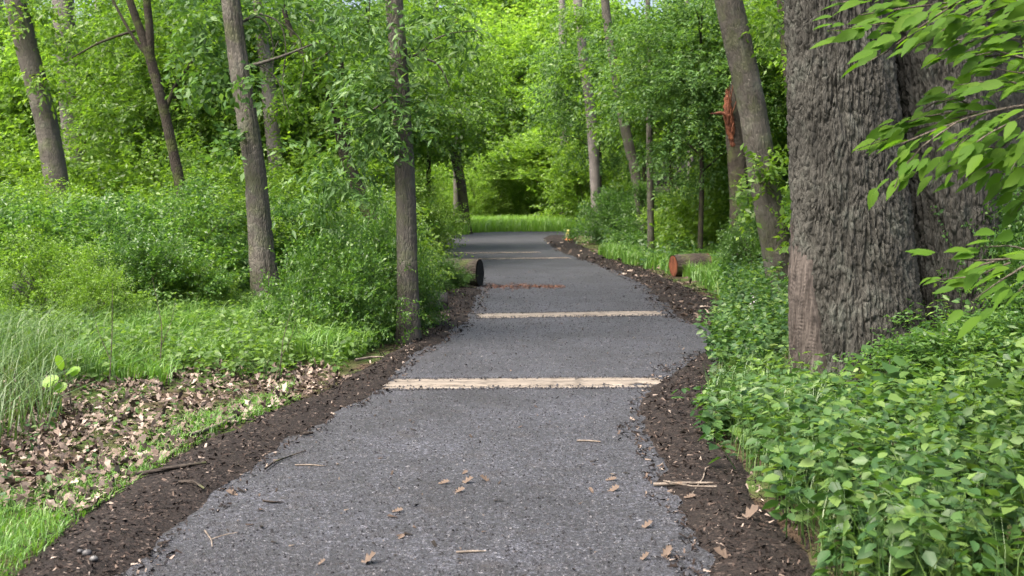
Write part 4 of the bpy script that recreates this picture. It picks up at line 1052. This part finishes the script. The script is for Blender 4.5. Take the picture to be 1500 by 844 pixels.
# ------------------------------------------------------------------ small marker at the far bend
def lathe(prof, n=16):
    th = np.linspace(0, 2 * np.pi, n + 1)[:-1]
    V = np.array([[r * math.cos(t), r * math.sin(t), z] for r, z in prof for t in th])
    f = [[i * n + k, i * n + (k + 1) % n, (i + 1) * n + (k + 1) % n, (i + 1) * n + k] for i in range(len(prof) - 1) for k in range(n)]
    return V, np.array(f)
def flatmat(name, c, r=.5):
    m, nt, out = new_mat(name); tc = node(nt, 'ShaderNodeTexCoord')
    principled(nt, out, mixc(nt, noise(nt, tc.outputs['Object'], 18, 4), tuple(x * .75 for x in c), c), r); return m
p = on_ground(833, 353); mk = thing('path_marker', 'small yellow and orange marker at the right edge of the far bend', 'marker', [p[0], p[1], 0], sc=.8)
for nm, prof, c in (('base', [(.0, .0), (.19, 0), (.17, .08), (.12, .11), (0, .12)], (.40, .14, .06)), ('body', [(.0, .10), (.13, .10), (.15, .2), (.11, .30), (.0, .31)], (.45, .36, .25)),
                    ('collar', [(0, .29), (.12, .29), (.13, .33), (.08, .36), (0, .37)], (.36, .30, .06)), ('cap', [(0, .36), (.07, .36), (.10, .43), (.07, .50), (0, .53)], (.36, .34, .10))):
    v, f = lathe(prof); obj(nm, mesh_data(nm, v, f, flatmat('marker ' + nm, c), smooth=True), mk)

# ------------------------------------------------------------------ near branches with large leaves, top right
def big_leaf_mesh(seed):
    rng = np.random.default_rng(seed)
    n = 9; a = np.linspace(0, 1, n)
    w = .235 * np.sin(np.pi * a ** .78) ** .85 * (1 - .25 * a); w[0] = w[-1] = .004
    bend = rng.uniform(-.22, -.05); fold = rng.uniform(.15, .4); tw = rng.uniform(-.3, .3)
    V = []
    for i in range(n):
        se = .012 * (-1) ** i
        z = bend * a[i] ** 2
        V += [[-w[i] - se * (w[i] > .05), a[i] - .02, z + fold * w[i] + tw * w[i] * a[i]], [0, a[i], z], [w[i] + se * (w[i] > .05), a[i] - .02, z + fold * w[i] - tw * w[i] * a[i]]]
    f = [[i * 3 + j, i * 3 + j + 1, i * 3 + 4 + j, i * 3 + 3 + j] for i in range(n - 1) for j in (0, 1)]
    return mesh_data('leaf', np.array(V), np.array(f), M['leaf_big'])
BIG = [big_leaf_mesh(s) for s in range(6)]
hk = np.array([3.35, 5.6, float(ground_h(3.35, 5.6)) - .05])
hick = thing('hickory_sapling', 'near sapling at the right edge, large bright leaves hanging before the oak', 'tree', hk)
tube_obj('trunk', np.array([[*hk, .06], [3.32, 5.6, 1.5, .05], [3.4, 5.7, 3.2, .035], [3.3, 5.8, 5.2, .012]]), M['bark_grey'], hick, hk, nseg=12, nrow=40, seed=4)
rng = np.random.default_rng(19)
def big_branch(pts, d, side_twigs, per, leaf_len):
    """pts in photograph pixels at depth d; side_twigs = list of twig polylines"""
    root_p = np.array([3.34, 5.62, 0])
    q = at(*pts[0], d)
    root_p[2] = max(q[2] - .15, .5)
    ln = np.array([[*root_p, .010], *[[*at(x, y, d), 0.006 * (1 - .7 * i / len(pts))] for i, (x, y) in enumerate(pts)]])
    v, f, uv = tube(ln, nseg=6, nrow=26)
    br = obj('branch', mesh_data('branch', v - hk, f, M['twig'], uv, True), hick)
    parts = []
    for tw in side_twigs:
        dd = d + rng.uniform(-.35, .35)
        tp_ = np.array([[*at(x, y, dd), .005] for (x, y) in tw])
        if len(tp_) >= 2:
            s = smooth_line(tp_, 14)
            nL = max(5, int(2.6 * per * np.linalg.norm(s[-1, :3] - s[0, :3]) / .1))
            for k in range(nL):
                t = (k + 1) / nL
                i = min(int(t * 13), 13)
                p0 = s[i, :3]; dr = nrm(s[min(i + 1, 13), :3] - s[max(i - 1, 0), :3])
                sd_ = nrm(np.cross(dr, [0, 0, 1.0])) * (1 if k % 2 else -1)
                dv = dr * (.75 if k < nL - 1 else 1.2) + sd_ * rng.uniform(.1, .6) + rng.normal(size=3) * .16 + np.array([-.25, 0, -.12])
                nvv = np.array([.1, -.45, 1.0]) + rng.normal(size=3) * .38
                dv = nrm(dv); X_ = nrm(np.cross(dv, nvv)); Z_ = np.cross(X_, dv)
                p0 = p0 + rng.normal(size=3) * np.array([.03, .08, .03])
                o = obj('leaf', BIG[rng.integers(6)], br, p0 - hk)
                L = leaf_len * rng.uniform(.7, 1.25)
                from mathutils import Matrix
                Mx = Matrix([[*(X_ * L)], [*(dv * L)], [*(Z_ * L)]]).transposed().to_4x4()
                Mx.translation = Vector([float(c) for c in (p0 - hk)])
                o.matrix_local = Mx
            v, f, uv = tube(np.concatenate([tp_[:, :3], np.linspace(.0045, .002, len(tp_))[:, None]], 1), nseg=4, nrow=10)
            obj('twig', mesh_data('twig', v - hk, f, M['twig'], uv, True), br)
big_branch([(1500, -12), (1420, 0), (1340, 10), (1260, 22)], 5.4,
           [[(1430, -5), (1330, 30), (1255, 40), (1215, 45)], [(1400, 5), (1340, 45), (1300, 75), (1270, 92)], [(1360, -10), (1290, -4), (1230, 4)], [(1460, 0), (1400, 30), (1360, 62), (1330, 70)],
            [(1480, 0), (1440, 15), (1410, 35)], [(1520, -10), (1470, 10), (1430, 28), (1400, 20)]], 2.1, .112)
big_branch([(1520, 150), (1440, 165), (1370, 190), (1310, 215)], 5.2,
           [[(1430, 165), (1360, 185), (1310, 200), (1275, 212)], [(1400, 180), (1350, 215), (1320, 250), (1310, 275)], [(1470, 170), (1420, 200), (1390, 225), (1372, 250)], [(1500, 170), (1450, 195), (1420, 215), (1400, 240)],
            [(1440, 160), (1400, 145), (1370, 150), (1345, 165)], [(1520, 180), (1480, 205), (1450, 232), (1440, 250)], [(1520, 130), (1480, 120), (1440, 120), (1400, 125)], [(1530, 190), (1500, 220), (1480, 250)], [(1420, 160), (1350, 172), (1300, 190)]], 2.3, .106)
big_branch([(1520, 90), (1470, 80), (1430, 85)], 5.6, [[(1500, 85), (1460, 75), (1425, 82)], [(1520, 60), (1470, 55), (1440, 60)], [(1520, 110), (1480, 105), (1450, 98)], [(1530, 40), (1500, 30), (1460, 35)]], 2.0, .11)
big_branch([(1520, 375), (1460, 380), (1420, 395)], 4.9, [[(1470, 380), (1430, 382), (1385, 378)], [(1480, 385), (1430, 405), (1370, 410)], [(1500, 390), (1460, 415), (1425, 440)], [(1520, 395), (1490, 430), (1470, 445)], [(1520, 370), (1480, 360), (1440, 362)]], 1.3, .115)

big_branch([(1530, 30), (1470, 40), (1400, 60)], 5.9, [[(1500, 35), (1450, 52), (1400, 70), (1370, 85)], [(1480, 40), (1430, 38), (1380, 48)], [(1520, 50), (1480, 75), (1445, 100)], [(1530, 70), (1500, 110), (1470, 130)]], 2.1, .108)
big_branch([(1530, 215), (1480, 225), (1430, 245)], 5.7, [[(1500, 222), (1450, 240), (1410, 262)], [(1520, 240), (1480, 265), (1450, 290)], [(1530, 260), (1505, 290), (1490, 310)], [(1490, 222), (1450, 215), (1410, 222)]], 2.1, .105)
# ------------------------------------------------------------------ a few plants one can pick out
def plant(name, label, loc, stemline, leafspec, mat, T, group=None):
    root = thing(name, label, 'plant', loc, group)
    tube_obj('stem', np.array([[*p, .004] for p in stemline]), M['twig'], root, (0, 0, 0), nseg=5, nrow=10)
    for (p, dv, L) in leafspec:
        dv = nrm(np.array(dv, float)); v, f = leaves(np.array([p], float), dv[None], np.array([[.1, -.5, .8]]), np.array([L]), T)
        obj('leaf', mesh_data('leaf', v, f, mat), root)
    return root
g = at(95, 600, 8.6); gz = float(ground_h(g[0], 8.6))
hgt = at(90, 540, 8.6)[2] - gz
TR = (np.array([[math.sin(a) * .46, .5 - math.cos(a) * .5, .05 * abs(math.sin(a))] for a in np.linspace(0, 2 * np.pi, 13)[:-1]] + [[0, .5, -.02]]), np.array([[k, (k + 1) % 12, 12] for k in range(12)]))
plant('round_leaved_seedling', 'seedling with glowing round yellow-green leaves beside the wispy grass', [g[0], 8.6, gz], [[0.05, 0, -.02], [.04, 0, hgt * .5], [0, 0, hgt]],
      [([0, 0, hgt], (-.3, -.5, .8), .12), ([-.03, -.02, hgt * .82], (-.9, -.4, -.5), .13), ([.02, 0, hgt * .9], (.8, -.4, .35), .10), ([.02, -.01, hgt * .68], (-.6, -.5, -.6), .10), ([.05, 0, hgt * .85], (.9, .2, .7), .09)], M['leaf_herb_y'], TR)
rng = np.random.default_rng(23)
for (x, y, d, h, L, lab) in [(1255, 590, 9.0, .42, .13, 'broad-leaved plant at the foot of the oak main stem'), (1330, 560, 9.1, .52, .12, 'broad-leaved plant before the crack between the oak stems'), (1380, 520, 9.2, .50, .07, 'upright small-leaved sprig before the second oak stem'),
                              (1190, 600, 9.1, .30, .08, 'sprig climbing the dead wood slab of the oak'), (1300, 640, 8.5, .40, .14, 'broad-leaved plant just below the oak foot among bank plants')]:
    X = at(x, y, d)[0]; gz = float(ground_h(X, d)); spec = []
    for k in range(9):
        z = h * (.3 + .7 * k / 8); a = k * 2.4; spec.append(([0.05 * z * math.sin(k), 0, z], (math.cos(a), math.sin(a) - .25, rng.uniform(-.35, .3)), L * rng.uniform(.7, 1.2)))
    plant('broad_leaved_plant' if L > .1 else 'leafy_sprig', lab, [X, d, gz], [[0, 0, -.02], [.02, 0, h * .5], [0, 0, h]], spec, M['leaf_herb'], T4W, 'plants at the foot of the oak')
for k, (x, d, h, lab) in enumerate([(405, 10.4, .75, 'bare grey twig shoot rising from the dead leaves'), (153, 9.5, .9, 'thin bare stem standing in the leaf litter by the wispy grass'), (228, 10.3, .95, 'thin bare stem in the lush grass, left of the bare shoot')]):
    b = base(x, d); root = thing('bare_shoot', lab, 'shoot', b, 'bare shoots in the grass')
    tube_obj('stem', np.array([[0, 0, -.03, .006], [.04, 0, h * .5, .004], [.14 - .1 * k, .05, h, .0015]]), M['twig'], root, nseg=5, nrow=12)
    tube_obj('side_shoot', np.array([[.02, 0, h * .3, .004], [.12 - .2 * (k % 2), .02, h * .55, .002], [.16 - .3 * (k % 2), .04, h * .8, .001]]), M['twig'], root, nseg=5, nrow=8)

# ------------------------------------------------------------------ leaves and sticks lying on the path
rng = np.random.default_rng(29)
def oak_leaf(label, x, y, L, az, mat='litter_path', curl=.3, T=TOAK):
    p = on_ground(x, y); p[2] = pz(p[0], p[1]) + .012
    if inmulch(np.array([p[0]]), np.array([p[1]]))[0]: p[2] = mulch_z(np.array([p[0]]), np.array([p[1]]))[0] + .012
    v, f = leaves(np.zeros((1, 3)), np.array([[math.cos(az), math.sin(az), .08]]), np.array([[.15, -.3, 1.0]]), np.array([L * .66]), T, np.array([curl]))
    tag(obj('fallen_leaf', mesh_data('fallen_leaf', v - v.mean(0), f, M[mat]), None, p), label, 'leaf', 'fallen leaves on the path')
for a in [('curled brown leaf, left of the leaf cluster mid path', 650, 712, .10, .2), ('long brown leaf in the middle of the cluster mid path', 682, 711, .13, .1), ('brown leaf at the right end of the cluster mid path', 712, 708, .11, 2.9),
          ('pale curled leaf just below the mid path cluster', 672, 724, .10, .3), ('small dark leaf above the mid path cluster', 681, 697, .07, 1.0), ('tan leaf above its twin right of mid path', 895, 706, .10, .1),
          ('tan oak leaf right of mid path, lower of two', 898, 722, .11, .4), ('small brown leaf left of the tan oak leaf', 866, 724, .07, 2), ('pale grey leaf alone on the path left of centre', 582, 753, .09, .2),
          ('crumpled grey leaf below the pale grey leaf', 588, 792, .06, .9), ('ragged tan leaf at the bottom edge of the path', 535, 829, .15, .1), ('small tan leaf left of the ragged bottom leaf', 470, 831, .06, .3),
          ('brown curled leaf at the bottom right of the path', 975, 820, .10, .9), ('pale green-grey leaf left of the brown bottom right leaf', 942, 824, .08, .2), ('dark brown leaf on the right gravel edge', 945, 777, .11, .1),
          ('tan leaf pair on the left gravel edge', 340, 729, .11, 2.8), ('orange-brown leaf on the lower right mulch', 1095, 772, .16, .3), ('tan leaf at the bottom of the right mulch', 1062, 826, .16, 2.7), ('pale leaf on the right mulch below the stick', 1010, 737, .10, .1)]:
    oak_leaf(*a, curl=float(rng.uniform(.1, .9)))
def stick(label, pts, r, mat='stick_pale', side=None):
    ps = []
    for (x, y) in pts:
        p = on_ground(x, y); z = mulch_z(np.array([p[0]]), np.array([p[1]]))[0] if inmulch(np.array([p[0]]), np.array([p[1]]))[0] else pz(p[0], p[1])
        ps.append([p[0], p[1], z + r * 1.2, r])
    ps = np.array(ps); ps[-1, 3] *= .5
    org = ps[0, :3] * np.array([1, 1, 0])
    root = thing('stick', label, 'stick', org, 'sticks lying along the path')
    tube_obj('shaft', ps, M[mat], root, org, nseg=7, nrow=20, lump=.2, seed=int(pts[0][0]))
    if side:
        q = []
        for i, (x, y) in enumerate(side):
            p = on_ground(x, y); q.append([p[0], p[1], .045 + .02 * i, r * .55])
        tube_obj('side_twig', np.array(q), M[mat], root, org, nseg=5, nrow=10, lump=.2)
stick('pale forked stick on the right mulch', [(957, 717), (1000, 718), (1045, 722)], .010, side=[(972, 716), (1000, 727), (1015, 735), (1050, 741)])
stick('thin pale twig arching on the right mulch', [(1012, 735), (1030, 712), (1034, 700), (1040, 697)], .004)
stick('dark stick lying on the left mulch', [(200, 703), (250, 698), (302, 692)], .013, 'bark_log')
stick('short dark stick on the left mulch near the gravel', [(262, 722), (285, 722), (300, 728)], .010, 'bark_log')
stick('thin forked twig at the lower left of the path', [(300, 783), (310, 797), (311, 808)], .004, side=[(311, 803), (330, 803), (348, 806)])
stick('thin straw-coloured stick at the bottom of the path', [(668, 814), (690, 813), (712, 814)], .006)
stick('short dark stick on the path left of centre', [(438, 641), (450, 640), (459, 639)], .014, 'bark_log')
stick('thin dark twig on the upper left of the gravel', [(388, 693), (402, 682), (448, 664)], .006, 'bark_log')
stick('straight thin twig across the upper left gravel', [(432, 685), (455, 685), (476, 687)], .005)
stick('thin twig on the path below the near planks', [(845, 651), (862, 651), (880, 652)], .006)
stick('bare pale root along the left mulch edge', [(280, 645), (320, 630), (345, 617), (357, 607)], .016)
stick('twig lying across the left gravel at mid height', [(385, 740), (400, 741), (416, 740)], .006, 'bark_log')
stick('twig lying beside the straight slender trunk', [(520, 531), (545, 528), (562, 529)], .014)

# pale grey stones on the bottom left mulch
for k, (x, y, r, lab) in enumerate([(128, 828, .022, 'larger pale grey pebble on the bottom left mulch'), (138, 836, .018, 'white pebble beside the larger grey pebble'), (118, 826, .014, 'small grey pebble left of the larger pebble')]):
    p = on_ground(x, y); z = mulch_z(np.array([p[0]]), np.array([p[1]]))[0]
    th, ph = np.meshgrid(np.linspace(0, 2 * np.pi, 13)[:-1], np.linspace(.15, np.pi - .15, 7))
    dv = np.stack([np.cos(th) * np.sin(ph), np.sin(th) * np.sin(ph), np.cos(ph) * .7], -1) * r * (1 + .15 * fbm(np.cos(th) * 2 + k * 5, np.sin(th) * 2, np.cos(ph) * 2, 5, 2))[..., None]
    f = np.array([[i * 12 + j, i * 12 + (j + 1) % 12, (i + 1) * 12 + (j + 1) % 12, (i + 1) * 12 + j] for i in range(6) for j in range(12)])
    cap = np.array([[0, 0, .68 * r], [0, 0, -.68 * r]]); V = np.concatenate([dv.reshape(-1, 3), cap])
    f3 = np.concatenate([f[:, [0, 1, 2]], f[:, [0, 2, 3]], [[72 if False else 84, j, (j + 1) % 12] for j in range(12)], [[85, 72 + (j + 1) % 12, 72 + j] for j in range(12)]])
    tag(obj('pebble', mesh_data('pebble', V, f3, flatmat('pebble %d' % k, (.05, .05, .052) if k != 1 else (.10, .10, .10)), smooth=True), None, [p[0], p[1], z + r * .4]), lab, 'pebble', 'pebbles on the mulch')

# weathered grey stone half hidden in the bushes at the left edge
p = at(14, 408, 13.0); th, ph = np.meshgrid(np.linspace(0, 2 * np.pi, 33)[:-1], np.linspace(.02, np.pi - .02, 20))
sph = np.stack([np.cos(th) * np.sin(ph), np.sin(th) * np.sin(ph), np.cos(ph)], -1)
rad = 1 + .35 * fbm(sph[..., 0] * 1.6, sph[..., 1] * 1.6, sph[..., 2] * 1.6, 15, 4)
V = (sph * rad[..., None] * np.array([.22, .2, .5])).reshape(-1, 3)
f = np.array([[i * 32 + j, i * 32 + (j + 1) % 32, (i + 1) * 32 + (j + 1) % 32, (i + 1) * 32 + j] for i in range(19) for j in range(32)])
tag(obj('boulder', mesh_data('boulder', V, f, flatmat('weathered stone', (.085, .083, .085), .9), smooth=True), None, [p[0], 13.4, float(ground_h(p[0], 13.4)) + .15]), 'weathered grey stone half hidden in the bushes at the left edge', 'stone')
# pale flowers by the right bank
for k, (x, y, d, lab) in enumerate([(1102, 440, 13.6, 'white flower spike at the edge of the right bank weeds'), (1110, 478, 12.0, 'small white flower lower on the right bank'), (1068, 360, 22.5, 'pale lilac flower head in the grass behind the right log')]):
    b = at(x, y, d); gz = float(ground_h(b[0], d)); root = thing('wild_flower', lab, 'flower', [b[0], d, gz], 'pale flowers on the right bank'); h = b[2] - gz
    tube_obj('stem', np.array([[0, 0, -.02, .004], [.01, 0, h * .5, .003], [0, 0, h, .002]]), M['twig'], root, nseg=5, nrow=6)
    n = 9; q = rng.normal(size=(n, 3)) * np.array([.015, .015, .04]) + np.array([0, 0, h]); v, f = leaves(q, rdir(n, rng), rdir(n, rng), np.full(n, .022), T4W)
    obj('blossom', mesh_data('blossom', v, f, M['flower']), root)

tris = sum(len(m.loops) - 2 * len(m.polygons) for m in bpy.data.meshes)
print('TRIS', tris, 'OBJECTS', len(bpy.data.objects))
